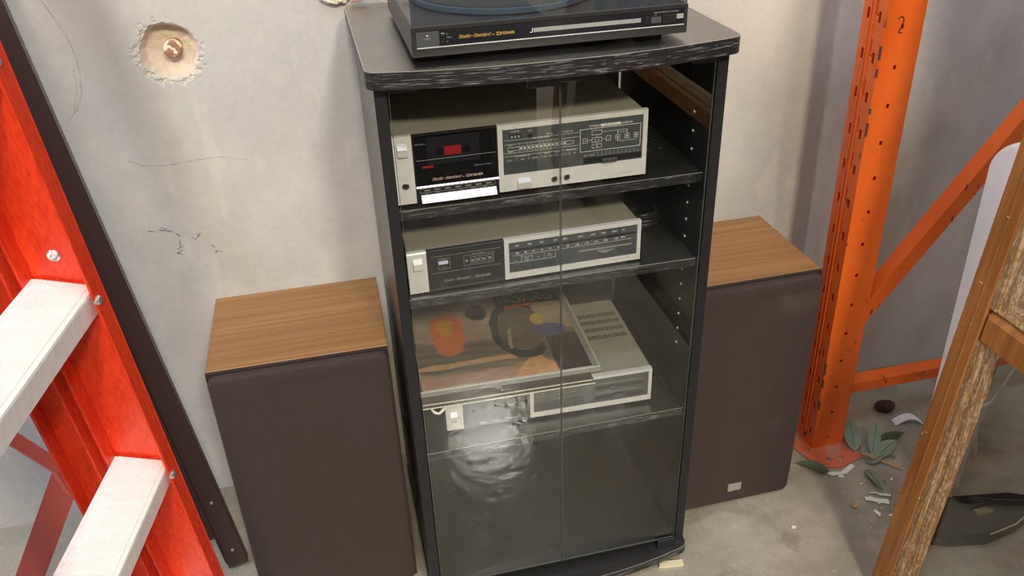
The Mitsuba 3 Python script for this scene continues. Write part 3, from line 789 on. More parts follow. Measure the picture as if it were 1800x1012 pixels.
# --- turntable
tt = thing('turntable', 'black turntable with a smoked lid standing on top of the stereo cabinet', 'turntable')
F = Frame(-.0107, -.011, 1.2197, -.006)
D = 360
put('plinth', F.m(hull([(u, vv, w) for u in (0, 440) for vv, w in ((0, -1.5), (.8, 0), (11.8, 0), (12.0, -1), (44.6, -1), (44.6, -D), (0, -D))])), 'm_plinth', tt, label='dark plinth')
for u in (45, 395):
    for w in (-50, -D + 50):
        put('foot', F.m(cyl((u, -11.2, w), (0, 1, 0), 22, 11.4, 24)), 'm_rubber', tt)
put('lip', F.m(B(0, 440, 39, 44.8, -1, .6, .3)), 'm_plinth', tt)
put('deck_plate', F.m(B(4, 436, 44.6, 45.0, -D + 6, -4)), 'm_platter', tt, label='slate grey top plate')
put('front_panel', F.m(B(6.7, 434, 14.8, 38.4, -1, .3)), 'm_black_panel', tt, label='glossy black control strip')
put('end_panel', F.m(B(7.2, 42, 15, 38, .3, .7)), 'm_panel', tt)
put('chrome_line', F.m(B(7.5, 434.5, 13.1, 14.9, -1, 1.4, .3)), 'm_button', tt, label='thin bright metal line')
put('speed_switch', F.m(B(44.8, 50.2, 17, 34, .3, 2.6, .5), B(45.4, 49.6, 28.5, 33.2, 2.6, 4.6, .5)), 'm_rubber', tt)
put('switch_mark', F.m(bar(45, 33, 50, 35, 2.8), txt('33', 54, 31, 1.8, .3), txt('SPEED', 57, 26, 1.8, .3), txt('45', 54, 20, 1.8, .3)), 'm_print_grey', tt)
put('wordmark', F.m(wordmark(71.5, 24, 1.0, .3)), 'm_gold', tt, label='gold wordmark lettering')
put('scale_strip', F.m(B(188, 362, 22.8, 29.3, .3, .6), *[bar(188 + i * 2.9, 23, 188.8 + i * 2.9, 29, .6, .15) for i in range(60)]), 'm_print_dim', tt, label='long grey ribbed strip')
put('scale_end', F.m(trimesh.util.concatenate([tube([(186.4, 29.4, .8), (186.4, 24.6, .8), (184.6, 22.8, .8), (182.6, 23.6, .8)], .7, 6)])), 'm_paper', tt, label='white hook mark')
put('indicator', F.m(bar(22.8, 31, 26, 32.6, .7)), 'm_print', tt)
put('lettering', F.m(txt('QUARTZ', 24.2, 26.4, 1.8, .7), txt('SEMI AUTOMATIC TURNTABLE', 404, 34.6, 2.0, .3), txt('CUT', 386.6, 31, 1.6, .3), txt('LIFT', 352, 24.6, 2.0, .75)), 'm_print_grey', tt)
put('control_button', F.m(B(368, 375.6, 19, 31.6, .3, 3.4, .5)), 'm_panel_dark', tt)
put('control_button', F.m(B(378, 395.4, 20, 29.4, .3, 2.6, .5)), 'm_panel', tt)
put('control_button', F.m(B(397, 420, 18, 31.6, .3, 3.4, .5)), 'm_panel_dark', tt)
put('control_button', F.m(B(421, 432.6, 23.6, 31, .3, 2.2, .5)), 'm_print_grey', tt)
pl = trimesh.creation.revolve([(0, 0), (146, 0), (150, 2), (150, 12), (147, 14), (0, 14)], sections=96)
pl.apply_transform(trimesh.transformations.rotation_matrix(math.radians(-90), [1, 0, 0]))
pl.apply_translation((178, 44.8, -176))
p_ = put('platter', F.m(pl), 'm_platter', tt, smooth=35)
pl = trimesh.creation.revolve([(150.2, 2), (153.5, 3), (153.5, 10.5), (150.2, 11.6)], sections=96)
pl.apply_transform(trimesh.transformations.rotation_matrix(math.radians(-90), [1, 0, 0]))
pl.apply_translation((178, 44.8, -176))
put('platter_rim', F.m(pl), 'm_blue_rim', p_, smooth=35, label='pale blue rim')
ta = put('tonearm', F.m(tube([(398, 66, -300), (398, 66, -150), (340, 64, -110)], 4, 10)), 'm_alu', tt, smooth=40)
put('arm_base', F.m(cyl((398, 44.6, -295), (0, 1, 0), 26, 22, 28, bev=2)), 'm_black', ta, smooth=40)
# lid: five smoked sheets
c0, c1, z0, z1, f0, f1 = 2.5, 437.5, 45.2, 104, -1.6, -D + 4
Q = [[(c0, z0, f0), (c1, z0, f0), (c1, z1, f0), (c0, z1, f0)], [(c0, z1, f0), (c1, z1, f0), (c1, z1, f1), (c0, z1, f1)], [(c0, z0, f1), (c0, z0, f0), (c0, z1, f0), (c0, z1, f1)],
     [(c1, z0, f0), (c1, z0, f1), (c1, z1, f1), (c1, z1, f0)], [(c1, z0, f1), (c0, z0, f1), (c0, z1, f1), (c1, z1, f1)]]
lid = put('lid', F.m([trimesh.Trimesh(np.array(x, float), [[0, 1, 2], [0, 2, 3]], process=False) for x in Q]), 'm_smoke', tt, label='smoked see-through lid')
put('lid_edge', F.m(B(c0 - .9, c0 + .4, z0, z1, f0 - .4, f0 + .8), B(c1 - .4, c1 + .9, z0, z1, f0 - .4, f0 + .8), B(c0, c1, z0 - .3, z0 + .8, f0 - .4, f0 + .8), B(c0 - .9, c0 + .4, z0 - .3, z0 + .8, f1, f0)), 'm_panel', lid)

# --- cables
cc = thing('audio_cable', 'brown plugs and thin cable lying on the back left corner of the cabinet top', 'cable')
put('plug', tube([(-.292, .452, ZT1 + .012), (-.275, .452, ZT1 + .016), (-.262, .462, ZT1 + .024)], [.006, .010, .010], 10), 'm_plug', cc, smooth=True, label='brown plug')
put('wire', tube([(-.262, .455, ZT1 + .022), (-.245, .445, ZT1 + .014), (-.225, .43, ZT1 + .006), (-.21, .40, ZT1 + .004), (-.20, .36, ZT1 + .004)], .0022, 8, 24), 'm_plug', cc, smooth=True)
fk = thing('foam_chunk', 'pale crumbly foam chunk stuck to the concrete wall behind the turntable', 'foam')
mm = trimesh.creation.icosphere(subdivisions=4, radius=1.0)
V = np.array(mm.vertices)
V *= (1 + .5 * (meshkit.fbm(V * 3.5, 3, 5) - .5)[:, None] + .25 * (meshkit.noise(V * 13, 8) - .5)[:, None])
mm.vertices = V * (.030, .014, .018) + (-.318, WY - .010, 1.222)
put('chunk', mm, 'm_foam', fk)
cb = thing('cable_coil', 'coil of black cable beside the tuner inside the stereo cabinet', 'cable')
pts = []
for i in range(0, 361 * 5, 12):
    a = math.radians(i)
    rr = .047 + .004 * math.sin(i * .013)
    pts.append((.223 + rr * math.cos(a) * .75, .19 + rr * math.sin(a), .7895 + .0065 * i / 360 + .003 * math.sin(3 * a)))
put('loops', tube(pts, .0045, 8), 'm_cable', cb, smooth=True)
cb = thing('cable', 'thin black cable along the inside right of the lower shelf beside the amplifier', 'cable')
put('wire', tube([(.245, .36, SHELF[2] + .0045), (.250, .26, SHELF[2] + .0045), (.256, .16, SHELF[2] + .0045), (.266, .10, SHELF[2] + .0045), (.2685, .045, SHELF[2] + .0045)], .0042, 8, 40), 'm_cable', cb, smooth=True)
cb = thing('cable', 'black cable drooping from under the cassette deck shelf behind the tuner', 'cable')
put('wire', tube([(.20, .40, .93), (.215, .30, .865), (.235, .22, .855), (.262, .13, .872), (.270, .10, .90)], .0035, 8, 40), 'm_cable', cb, smooth=True)


# ------------------------------------------------------------------ loudspeakers
def speaker(x, y, rot, w, d, h, label, badge):
    # w across, d deep, h high; y is the front of the grille
    k = thing('loudspeaker', label, 'speaker')
    Rm = trimesh.transformations.rotation_matrix(rot, [0, 0, 1])

    def place(m):
        m.apply_transform(Rm)
        m.apply_translation((x, y, 0))
        return m

    put('box', place(B(-w / 2, w / 2, .024, d, 0, h, .0012)), 'm_veneer', k, label='walnut veneer box')
    put('baffle', place(B(-w / 2 + .0005, w / 2 - .0005, .016, .024, .0015, h - .0015)), 'm_grille_edge', k)
    # padded grille: a rounded panel with a raised rim and a flat field inside it
    iw, ih = w / 2 - .002, h / 2 - .005
    rings = [(0, .016, .018), (.0, .006, .018), (.004, .0015, .017), (.009, 0, .014), (.026, .0, .012), (.042, .0045, .010)]
    V, n = [], None
    for inset, yy, rad in rings:
        poly = sbox(-iw + inset + rad, -ih + inset + rad, iw - inset - rad, ih - inset - rad).buffer(rad, quad_segs=6)
        c = np.array(poly.exterior.coords)[:-1]
        n = len(c)
        V.append(np.c_[c[:, 0], np.full(n, yy), c[:, 1] + h / 2])
    F_ = []
    for i in range(len(rings) - 1):
        for j in range(n):
            a, b = i * n + j, i * n + (j + 1) % n
            F_ += [(a, a + n, b), (b, a + n, b + n)]
    Vv = np.vstack(V + [[[0, rings[-1][1], h / 2]]])
    F_ += [((len(rings) - 1) * n + j, len(rings) * n, (len(rings) - 1) * n + (j + 1) % n) for j in range(n)]
    gm = trimesh.Trimesh(Vv, F_, process=False)
    gm.fix_normals()
    put('grille', place(gm), 'm_cloth', k, smooth=25, label='dark brown cloth grille')
    if badge:
        b = put('badge', place(B(-.006, .030, -.0006, .0046, .042, .064, .0008)), 'm_badge', k, label='small silver badge')
        put('lettering', place(B(-.002, .026, -.0008, -.0006, .049, .056)), 'm_print_grey', b)
    return k


speaker(-.4913, .0832, -.0133, .344, .3016, .6388, 'walnut loudspeaker with a dark cloth front, left of the stereo cabinet', False)
speaker(.4685, .1117, .0066, .331, .3016, .6388, 'walnut loudspeaker with a small silver badge low on its front, right of the stereo cabinet', True)

# ------------------------------------------------------------------ stepladder: folded, leaning; local axes n (front), s (across, to the viewer), r (along the rail)
A0 = np.array([-.6844, -.2682, 1.0453])
ln, ls, lr = np.array([.975, -.214, .054]), np.array([-.212, -.976, -.045]), np.array([-.063, -.032, .998])
ln /= np.linalg.norm(ln)
lr = lr - ln * (ln @ lr)
lr /= np.linalg.norm(lr)
ls = np.cross(ln, lr)
ls = -ls if ls[1] > 0 else ls


def lad(m):
    m = cat(m)
    V = np.array(m.vertices)
    m.vertices = A0 + V[:, :1] * ln + V[:, 1:2] * ls + V[:, 2:3] * lr
    if np.dot(np.cross(ln, ls), lr) < 0:
        m.invert()
    return m


lk = thing('stepladder', 'red fibreglass stepladder with aluminium steps folded against the wall in the left foreground', 'ladder')
LOW, HIGH, GAP = -1.035, 1.0, .46


def channel(n0, n1, s0, sgn, fl, z0, z1, t=.004, skew=0.0):
    """A channel along r: web at s0, flanges turned inwards by fl."""
    a, b = sorted((s0, s0 - sgn * t))
    f0, f1 = sorted((s0, s0 + sgn * fl))
    return [B(n0, n1, a, b, z0, z1, .001), B(n1 - t, n1, f0, f1, z0, z1, .001), B(n0, n0 + t, f0, f1, z0, z1, .001)]


rl = put('rail', lad(channel(-.078, .006, -.004, 1, .026, LOW, HIGH)), 'm_ladder', lk, label='far red rail')
put('rail', lad(channel(-.078, .006, GAP + .004, -1, .026, LOW, HIGH)), 'm_ladder', lk)
put('rear_rail', lad(channel(-.140, -.086, .010, 1, .022, LOW + .03, HIGH - .1)), 'm_ladder', lk)
put('rear_rail', lad(channel(-.140, -.086, GAP - .010, -1, .022, LOW + .03, HIGH - .1)), 'm_ladder', lk)
ca, sa = math.cos(.245), math.sin(.245)
for i in range(-2, 4):
    zc = -.305 * i
    if zc < LOW + .05:
        continue

    def S(m):
        V = np.array(m.vertices)                               # local: x depth (0 front, - back), y across, z up
        m.vertices = np.c_[V[:, 0] * ca + V[:, 2] * sa, V[:, 1], -V[:, 0] * sa + V[:, 2] * ca + zc]
        return m

    dpt, sk, h = .076, .003, .042
    prof = [(-dpt, -.022), (-dpt, 0)]
    for j in range(19):
        x = -dpt + .006 + j * .0034
        prof += [(x, 0), (x + .0006, .0011), (x + .0020, .0011), (x + .0026, 0)]
    prof += [(-.004, -.0002), (-.001, -.0015), (0, -.005), (0, -h), (-.003, -h), (-.003, -.006), (-dpt + .003, -.004), (-dpt + .003, -.022)]
    body = ext(Polygon(prof).buffer(0), GAP - .004)
    V = np.array(body.vertices)
    body.vertices = np.c_[V[:, 0], .001 + V[:, 2], V[:, 1]]
    body.fix_normals()
    st_ = put('step', lad(S(body)), 'm_step', lk, label='ribbed aluminium step')
    for s_ in (.006, GAP - .006):
        m = cyl((.0035, s_ + (.010 if s_ < .1 else -.010), zc - .012), (1, 0, 0), .0065, .006, 16, bev=.002)
        put('rivet', lad(m), 'm_alu', st_, smooth=40, label='round rivet')
    if i != 0:
        continue
    m = trimesh.creation.revolve([(0, .0008), (.0035, .0008), (.0035, .0022), (.0065, .0026), (.0085, .0012), (.0085, 0), (0, 0)], sections=24)
    m.apply_transform(trimesh.geometry.align_vectors([0, 0, 1], [0, 1, 0]))
    m.apply_translation((-.037, -.0036, zc + .046))
    put('screw', lad(m), 'm_alu', rl, smooth=40, label='round aluminium screw')
for s_ in (-.002, GAP + .002):
    put('rubber_foot', lad(B(-.082, .010, s_ - .012, s_ + .026 if s_ < .1 else s_ + .012, LOW - .012, LOW + .05, .004)), 'm_rubber', lk)
put('rear_brace', tube([(-1.080, .20, .52), (-1.005, .20, .405), (-.995, .20, .34)], .018, 4), 'm_red_shaded', lk, label='red brace of the rear frame with shade put into its colour')
put('rear_strut', hull([p + o for p in (np.array([-.985, .21, .385]), np.array([-1.205, .20, .0])) for o in ((-.024, 0, 0), (.024, 0, 0), (-.02, .03, 0), (.02, .03, 0), (-.024, 0, .03), (.024, 0, .03))]), 'm_red_shaded', lk, label='red strut of the rear frame with shade put into its colour')
put('rubber_foot', B(-.965, -.925, .19, .24, .23, .30, .01), 'm_rubber', lk)

# ------------------------------------------------------------------ dark metal bar leaning on the wall behind the ladder
bk = thing('metal_bar', 'dark bronze metal channel leaning on the wall between the ladder and the left loudspeaker', 'metal bar')
b0, b1 = np.array([-.701, .226, 0.0]), np.array([-.978, .478, 1.90])
ax = (b1 - b0) / np.linalg.norm(b1 - b0)
e1 = np.array([-.97, -.10, 0]) - ax * (ax @ np.array([-.97, -.10, 0]))
e1 /= np.linalg.norm(e1)
e2 = np.cross(ax, e1)
e2 = e2 if e2[1] < 0 else -e2


def bar_m(m):
    V = np.array(m.vertices)
    m.vertices = b0 + V[:, :1] * e1 + V[:, 1:2] * e2 + V[:, 2:3] * ax
    m.fix_normals()
    return m


LB = np.linalg.norm(b1 - b0)
put('channel', bar_m(B(0, .046, -.030, 0, .012, LB, .0015)), 'm_bronze', bk)
put('flange', bar_m(B(.046, .072, -.030, -.006, .10, LB, .0015)), 'm_bronze', bk)
put('ridge', bar_m(B(.0445, .0475, -.002, .0025, .03, LB, .0006)), 'm_bronze', bk)
for zz in (.06, .20):
    put('screw', bar_m(cyl((.022, 0, zz), (0, 1, 0), .0035, .002, 12)), 'm_alu', bk)

# ------------------------------------------------------------------ pallet rack
pk = thing('pallet_rack', 'orange steel pallet rack frame with slotted post against the concrete wall', 'rack')
LEAN = -.017
RX0, RY0, TH = .765, .227, .0026
PW, PD, HT = .090, .075, 2.6


def lean(m):
    m = cat(m)
    V = np.array(m.vertices)
    V[:, 0] += LEAN * V[:, 2]
    m.vertices = V
    return m


sq, sl_a, sl_b = [], [], []
for i in range(31):
    z = .045 + .083 * i
    c = .042 + rng.uniform(-.0008, .0008)
    sq.append(Polygon([(c - .0045, z - .0035), (c + .003, z - .0055), (c + .0045, z + .0035), (c - .003, z + .0055)]))
    zz = z + .018
    sl_a.append(sbox(.053, zz - .010, .0625, zz + .013))                 # nearer the wall
    sl_b += [sbox(.0300, zz + .002, .0336, zz + .036), sbox(.0150, zz - .012, .0240, zz + .011), sbox(.0225, zz + .002, .0310, zz + .0045)]
face = ext(sbox(0, .006, PW, HT).difference(unary_union(sq)), TH)                          # near face, normal -y
V = np.array(face.vertices)
face.vertices = np.c_[RX0 + V[:, 0], RY0 + V[:, 2], V[:, 1]]
face.fix_normals()
bands = [(TH, .040, 0.0), (.040, .046, .004), (.046, PD, 0.0)]
left = []
side = ext(sbox(TH, .006, PD, HT).difference(unary_union(sl_a + sl_b)), TH)
V = np.array(side.vertices)
groove = np.where((V[:, 0] > .035) & (V[:, 0] < .052), .0, .0)
side.vertices = np.c_[RX0 + V[:, 2] + groove, RY0 + V[:, 0], V[:, 1]]
side.fix_normals()
rear = B(RX0, RX0 + PW, RY0 + PD, RY0 + PD + TH, .006, HT)
lips = [B(RX0 + PW - TH, RX0 + PW, RY0 + TH, RY0 + .02, .006, HT), B(RX0 + PW - TH, RX0 + PW, RY0 + PD - .02, RY0 + PD, .006, HT)]
post = put('post', lean([face, side, rear] + lips), 'm_rack', pk, label='orange slotted post')
put('marker_scrawl', tube([(.775, .2264, 1.140), (.779, .2264, 1.1435), (.786, .2264, 1.1425), (.788, .2264, 1.136), (.786, .2264, 1.126), (.782, .2264, 1.1135), (.790, .2264, 1.112)], .0009, 6, 24), 'm_black', post, label='black marker scrawl')
put('rib', lean([B(RX0 - .0022, RX0, RY0 + .036, RY0 + .0395, .006, HT, .0008), B(RX0 - .0022, RX0, RY0 + .0485, RY0 + .052, .006, HT, .0008)]), 'm_rack', post)
bp_ = Polygon([(.728, .250), (.752, .166), (.806, .150), (.885, .172), (.868, .262), (.86, .325), (.73, .325)]).difference(Point(.790, .185).buffer(.007)).difference(Point(.825, .182).buffer(.008))
put('base_plate', ext(bp_, .006, 0), 'm_rack_plate', pk, label='scuffed orange base plate')
put('weld', cat(hull([(RX0 + a, RY0 - b, c) for a in (-.004, PW) for b, c in ((0, .006), (.007, .006), (0, .014))]), hull([(RX0 - b, RY0 + a, c) for a in (0, PD) for b, c in ((0, .006), (.007, .006), (0, .014))])), 'm_rack_plate', pk)
X2 = 1.95
put('post', lean([B(X2, X2 + PW, RY0, RY0 + TH, .006, HT), B(X2 + PW - TH, X2 + PW, RY0, RY0 + PD, .006, HT), B(X2, X2 + PW, RY0 + PD - TH, RY0 + PD, .006, HT)]), 'm_rack', pk)
put('base_plate', ext(sbox(X2 - .02, .16, X2 + .12, .32), .006, 0), 'm_rack_plate', pk)


def brace(p0, p1, h, yf, depth, name='brace'):
    p0, p1 = np.array(p0), np.array(p1)
    d = (p1 - p0) / np.linalg.norm(p1 - p0)
    nrm = np.array([-d[1], d[0]])
    pts = []
    for p in (p0, p1):
        for s_ in (-h, 0):
            q = p + nrm * s_
            pts += [(q[0], yf, q[1]), (q[0], yf + depth, q[1])]
    return put(name, hull(pts), 'm_rack', pk)


brace((.815, .4056), (1.98, 2.045), .040, .236, .042)
brace((.86, .204), (X2 - .005, .201), .030, .236, .040, 'crossbar')

# ------------------------------------------------------------------ old wooden window sash leaning in the right foreground (plane x = .655 + .066 z)
wk = thing('window_sash', 'old wooden window sash with flaking glazing bars leaning in the right foreground', 'window sash')


def sash(m):
    m = cat(m)
    V = np.array(m.vertices)
    V[:, 0] += .655 + .066 * V[:, 2]
    m.vertices = V
    return m


SY0, SY1, SZ1, ST = -.200, -2.45, 1.60, .040                   # far edge, near edge, height, thickness


def bead_profile(y, z0, z1, sgn):
    """A stepped glazing bead up a stile; sgn: the way it faces."""
    return [hull([(x, y + sgn * o, z) for z in (z0, z1) for x, o in ((.002, 0), (.002, .013), (.012, .018), (.024, .018), (.024, 0))]), hull([(x, y + sgn * o, z) for z in (z0, z1) for x, o in ((.010, .017), (.010, .028), (.018, .040), (.024, .040), (.024, .017))])]


put('stile', sash([B(0, ST, -.253, SY0, .0, SZ1, .003), B(-.0015, 0, -.232, -.2295, .0, SZ1, .0005)]), 'm_sash', wk, label='smooth orange brown stile')
put('stile', sash(B(0, ST, SY1, SY1 + .055, .0, SZ1, .003)), 'm_sash', wk)
put('rail', sash(B(0, ST, SY1 + .055, -.253, SZ1 - .06, SZ1, .003)), 'm_sash', wk)
put('rail', sash(B(0, ST, SY1 + .055, -.253, 0.0, .030, .003)), 'm_dark_wood', wk, label='bottom rail coloured dark to dim its reflection')  # dark colour keeps this rail from showing in the door glass
put('rail', sash([B(0.001, ST - .001, SY1 + .055, -.256, .690, .742, .003), hull([(x, y, z) for y in (SY1 + .055, -.256) for x, z in ((.003, .742), (.016, .756), (.026, .756), (.026, .742))])]), 'm_sash', wk, label='brown crossbar with a ledge')
put('glazing_bead', sash([*bead_profile(-.253, .756, SZ1 - .06, -1), *bead_profile(-.253, .030, .690, -1)]), 'm_bead', wk, label='flaking cream and brown glazing bead')
put('glazing_bead', sash([hull([(x, y, z) for y in (SY1 + .06, -.262) for x, z in ((.006, .755), (.016, .772), (.024, .776), (.024, .755))])]), 'm_bead', wk, label='flaking cream and brown glazing bead')
for yb in (-.80, -1.35, -1.9):
    put('glazing_bar', sash([B(.004, ST - .004, yb - .014, yb + .014, .756, SZ1 - .06, .002), *bead_profile(yb - .014, .756, SZ1 - .06, -1), *bead_profile(yb + .014, .756, SZ1 - .06, 1)]), 'm_bead', wk)
for za, zb in ((.030, .69), (.756, SZ1 - .06)):
    v = np.array([[.026, -.256, za], [.026, SY1 + .055, za], [.026, SY1 + .055, zb], [.026, -.256, zb]])
    put('pane', sash(trimesh.Trimesh(v, [[0, 1, 2], [0, 2, 3]], process=False)), 'm_sash_pane', wk, label='dusty window pane')

# ------------------------------------------------------------------ things on the right
wp = thing('white_panel', 'white plastic panel with a rounded top corner standing behind the wooden window sash', 'panel')
pol = sbox(.012, 0, .100, .925).difference(sbox(.02, .845, .2, 1)).union(Point(.02, .845).buffer(.08, quad_segs=16)).intersection(sbox(.012, 0, .1, 1))
m = ext(pol.buffer(-.008), .040)
m2 = ext(pol, .024)
for mm_, off in ((m, 0), (m2, .008)):
    V = np.array(mm_.vertices)
    mm_.vertices = np.c_[.963 + off + V[:, 2] - .028 * V[:, 1] + .02 + (.1 - V[:, 0]) * .45, V[:, 0], V[:, 1]]
    mm_.fix_normals()
put('sheet', cat(m, m2), 'm_white_plastic', wp, smooth=30)

bt = thing('plastic_tray', 'low black plastic tray with a pale rim on the floor behind the window sash', 'tray')
tp = Polygon([(.845, -.125), (.90, -.15), (.985, -.166), (1.08, -.152), (1.16, -.12), (1.19, -.085), (1.13, -.055), (.99, -.03), (.90, -.05)]).buffer(-.015).buffer(.015)
put('body', ext(tp, .022, 0), 'm_rubber', bt)
put('rim', ext(tp.buffer(-.002).intersection(sbox(1.0, -1, 2, 1)), .0015, .022), 'm_cream', bt, label='pale rim')
put('deck', ext(tp.buffer(-.006), .008, .022), 'm_rubber', bt)

wr = thing('wire_stand', 'thin white wire stand behind the lower pane of the window sash', 'wire stand')
put('frame', cat(tube([(1.20, .10, .36), (1.50, .02, .34)], .004, 8), tube([(1.20, .10, .33), (1.50, .02, .31)], .003, 8), tube([(1.22, .095, .33), (1.17, .10, .18)], .004, 8), tube([(1.45, .03, .33), (1.45, .03, 0)], .004, 8), tube([(1.17, .10, .18), (1.13, .10, .17), (1.17, .10, 0)], .004, 8)), 'm_white_plastic', wr)


def leaf(cx, cy, ang, L, W, lift, tilt, mat, label, zb=.0):
    k = thing('leaf', label, 'leaf')
    n = 14
    V, F_ = [], []
    for i in range(n + 1):
        t = i / n
        wd = W * math.sin(math.pi * t ** .8) ** .85 * (1 - .25 * t)
        z = lift * math.sin(math.pi * t * .55) + .010 * t * tilt
        for s_, dz in ((-1, .12), (-.5, .03), (0, -.02), (.5, .03), (1, .12)):
            V.append((t * L, s_ * wd / 2, .0016 + z + dz * wd))
    for i in range(n):
        for j in range(4):
            a = i * 5 + j
            F_ += [(a, a + 5, a + 1), (a + 1, a + 5, a + 6)]
    V = np.array(V)
    lowv = V.copy()
    lowv[:, 2] -= .0006
    c, s_ = math.cos(ang), math.sin(ang)
    allv = np.vstack([V, lowv])
    allf = np.vstack([F_, np.array(F_)[:, ::-1] + len(V)])
    P_ = np.c_[cx + allv[:, 0] * c - allv[:, 1] * s_, cy + allv[:, 0] * s_ + allv[:, 1] * c, allv[:, 2] - min(0, allv[:, 2].min()) + .0002 + zb]
    put('blade', trimesh.Trimesh(P_, allf, process=False), mat, k, smooth=True)
    mid = P_[2:len(V):5]
    put('midrib', tube(mid + (0, 0, .0004), .0006, 5), 'm_leaf_dark', k)
    return k


leaf(.872, .192, 1.25, .085, .050, .030, 1, 'm_leaf', 'pale green leaf standing up beside the orange base plate', zb=.0062)
leaf(.915, .175, .95, .085, .036, .030, 1, 'm_leaf', 'pale pointed leaf in the middle of the leaf litter by the rack')
leaf(.915, .160, .35, .085, .048, .020, 0, 'm_leaf', 'grey green leaf lying in front of the pointed one in the litter')
leaf(.960, .215, .05, .080, .034, .012, 0, 'm_leaf_dark', 'green leaf farthest right in the litter, next to the window sash')
leaf(.880, .150, .10, .055, .040, .010, 0, 'm_leaf', 'small round grey leaf under the stick in the litter')
leaf(.868, .130, -1.75, .095, .032, .016, 0, 'm_leaf', 'narrow green leaf below the stick pointing away from the rack')
leaf(.772, .146, 2.75, .082, .042, .018, 0, 'm_leaf_dark', 'dark green leaf between the orange base plate and the right loudspeaker', zb=.0)
k = thing('leaf', 'crumpled maroon leaf on the floor behind the orange rack post', 'leaf')
mm = trimesh.creation.icosphere(subdivisions=3, radius=1)
V = np.array(mm.vertices)
V *= (1 + .6 * (meshkit.fbm(V * 2.5, 3, 3) - .5)[:, None])
mm.vertices = V * (.028, .022, .012) + (1.06, .335, .012)
put('blade', mm, 'm_maroon', k, smooth=True)
k = thing('twig', 'thin brown twig joining the leaves by the orange base plate', 'twig')
put('stem', tube([(.876, .168, .0095), (.892, .155, .0105), (.92, .150, .008), (.945, .155, .006), (.965, .148, .004)], .0025, 6, 16), 'm_twig', k)
put('branch', tube([(.89, .156, .010), (.885, .185, .014), (.90, .215, .02)], .0016, 6), 'm_twig', k)
k = thing('wood_stick', 'short tan wooden stick lying across the leaf litter', 'stick')
put('stick', hull([(.878 + a, .178 + b, z) for a, b in ((0, 0), (.002, .007)) for z in (.011, .015)] + [(.955 + a, .098 + b, z) for a, b in ((0, 0), (.003, .006)) for z in (.001, .005)]), 'm_stick', k)
k = thing('wood_stick', 'tan splinter of wood beside the foot of the window sash', 'stick')
put('stick', hull([(.905 + a, .062 + b, z) for a, b in ((0, 0), (.006, .003)) for z in (.0005, .006)] + [(.835 + a, -.020 + b, z) for a, b in ((0, 0), (.006, .003)) for z in (.0005, .005)]), 'm_stick', k)


def scrap(pts, mat, label, z=.0006, t=.0008, curl=0.0):
    k = thing('paper_scrap', label, 'paper')
    pl_ = Polygon(pts)
    c = np.array(pl_.centroid.coords[0])
    m = ext(pl_, t)
    m = m.subdivide_to_size(.006)
    V = np.array(m.vertices)
    d = V[:, :2] - c
    V[:, 2] += z + curl * (meshkit.noise(np.c_[d * 60, d[:, :1] * 0], 3)) + curl * 30 * np.linalg.norm(d, axis=1) ** 2 * 3
    m.vertices = V
    put('sheet', m, mat, k)


scrap([(.752, .146), (.77, .128), (.81, .128), (.845, .146), (.838, .155), (.80, .138), (.776, .142)], 'm_paper', 'pale curled paper strip along the front of the orange base plate', curl=.004)
scrap([(.782, .124), (.796, .118), (.800, .126), (.788, .130)], 'm_paper', 'tiny white paper chip just in front of the orange base plate', curl=.002)
scrap([(.800, .030), (.806, .042), (.856, .018), (.85, .002)], 'm_paper', 'flat white paper strip on the floor next to the window sash', z=.002, curl=.003)
scrap([(.822, .048), (.832, .052), (.872, .032), (.868, .024)], 'm_paper', 'torn white paper piece behind the flat strip by the window sash', z=.001, curl=.008)
scrap([(.80, -.030), (.812, -.018), (.806, -.002), (.798, -.008), (.802, -.020)], 'm_paper', 'small curled white scrap nearest the foot of the window sash', curl=.006)
scrap([(.578, -.004), (.586, .004), (.594, -.002), (.586, -.008)], 'm_paper', 'single white crumb alone on the floor in front of the right loudspeaker', curl=.002)
scrap([(.225, -.036), (.232, -.020), (.285, -.028), (.282, -.044)], 'm_cream', 'cream paper wedge under the front right corner of the cabinet base', z=.001, t=.006)
k = thing('paper_curl', 'white curled paper strip on the floor behind the window sash', 'paper')
arc = [(1.045 + .075 * t, .270 - .02 * t, .002 + .022 * math.sin(math.pi * t)) for t in np.linspace(0, 1, 14)]
top_, bot_ = np.array(arc) + (0, .012, .004), np.array(arc) + (0, -.010, 0)
V = np.vstack([top_, bot_, top_ + (0, 0, .0012), bot_ + (0, 0, .0012)])
n = len(arc)
F_ = []
for i in range(n - 1):
    F_ += [(i, i + 1, n + i), (n + i, i + 1, n + i + 1), (2 * n + i, 3 * n + i, 2 * n + i + 1), (3 * n + i, 3 * n + i + 1, 2 * n + i + 1)]
put('sheet', trimesh.Trimesh(V, F_, process=False), 'm_white_plastic', k, smooth=True)
k = thing('nut', 'round tan nut on the floor left of the flat paper strip', 'nut')
mm = trimesh.creation.icosphere(subdivisions=3, radius=1)
V = np.array(mm.vertices) * (1 + .2 * (meshkit.noise(np.array(mm.vertices) * 2.2, 1) - .5)[:, None])
mm.vertices = V * (.0085, .0075, .0072) + (.764, .019, .0070)
put('shell', mm, 'm_tan', k, smooth=True)
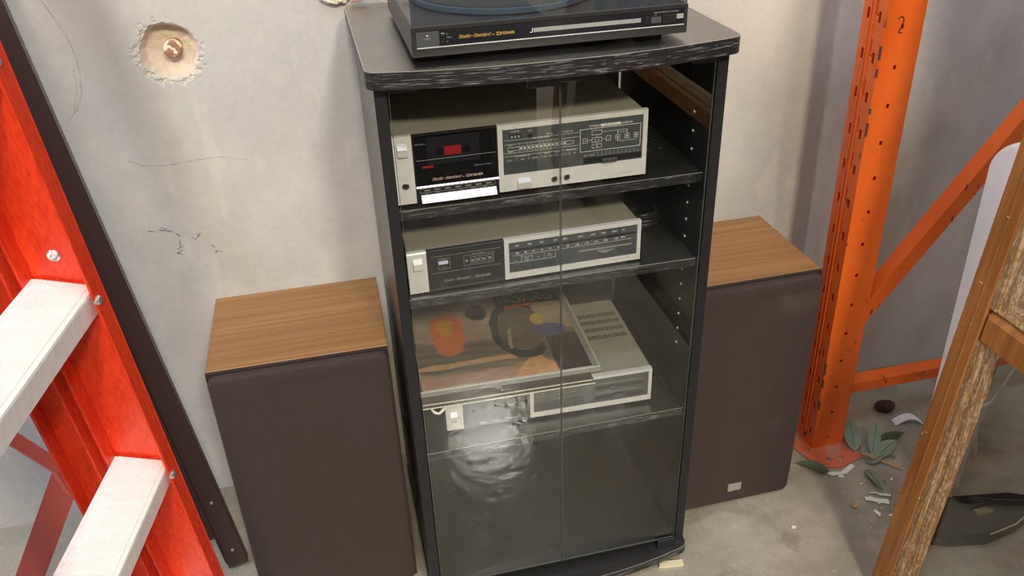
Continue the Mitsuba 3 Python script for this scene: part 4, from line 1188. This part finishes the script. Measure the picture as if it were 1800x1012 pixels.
for i in range(26):
    a = rng.uniform(0, 1, 3)
    k = numbered('debris_chip')
    c = np.array([.80 + .13 * a[0], -.03 + .16 * a[1], 0])
    ch = hull(rng.uniform(-1, 1, (9, 3)) * (.005, .004, .0022) * rng.uniform(.5, 1.3) + c)
    ch.apply_translation((0, 0, -ch.vertices[:, 2].min() + .0001))
    scene[k] = mikit.ply(ch, ('m_paper', 'm_tan', 'm_twig', 'm_cream')[i % 4])
    labels[k] = {'label': 'small chip of debris scattered on the floor in the leaf litter by the rack', 'category': 'debris', 'group': 'chips in the leaf litter'}

# rusty rod end in the wall recess
k = thing('steel_rod', 'cut rusty rod end in the round recess of the concrete wall', 'rod')
put('rod', cyl((HOLE[0] + .006, WY + .04, HOLE[1] + .002), (0, -1, 0), .0175, .032, 28, bev=.0025), 'm_rust', k, smooth=35)

# ------------------------------------------------------------------ outside the frame: unseen furniture added to shade the wall and darken the mirroring glass
k = thing('added_locker', 'added grey metal box outside the picture, shading the wall left of the stepladder', 'added_locker')  # unseen box, added to shade the wall and floor behind the ladder
put('carcass', B(-2.0, -1.00, -1.3, -.80, 0, 1.8, .004), 'm_lamp_case', k)
put('door', B(-1.98, -1.02, -1.308, -1.3005, .05, 1.76, .002), 'm_lamp_case', k)
k = thing('added_wardrobe', 'unseen tall dark block behind the window sash, added to shade the right of the wall', 'added_wardrobe')  # added light blocker: its edge sets the shade on the right of the wall
put('carcass', B(.919, 1.8, -1.50, -.42, 0, 2.6, .004), 'm_dark_wood', k)
put('door', B(.913, .9185, -.955, -.44, .06, 2.55, .002), 'm_dark_wood', k)
put('door', B(.913, .9185, -1.48, -.965, .06, 2.55, .002), 'm_dark_wood', k)
k = thing('added_cupboard', 'unseen dark block carrying the top of the window sash, added to look dark in the glass', 'added_cupboard')  # added, unseen: props the sash and stays dark in the glass
put('carcass', B(.811, 1.6, -2.75, -1.52, 0, 1.62, .004), 'm_dark_wood', k)
put('door', B(.8055, .8105, -2.12, -1.54, .06, 1.57, .002), 'm_dark_wood', k)
put('door', B(.8055, .8105, -2.73, -2.14, .06, 1.57, .002), 'm_dark_wood', k)
k = thing('added_chest', 'long low dark block behind the camera, added to darken the reflection in the glass', 'added_chest')  # added, unseen: covers the lit floor mirrored in the cabinet doors
put('carcass', B(-1.3, .52, -2.75, -2.15, 0, .72, .01), 'm_dark_wood', k)
put('lid', B(-1.32, .54, -2.77, -2.13, .72, .75, .004), 'm_dark_wood', k)
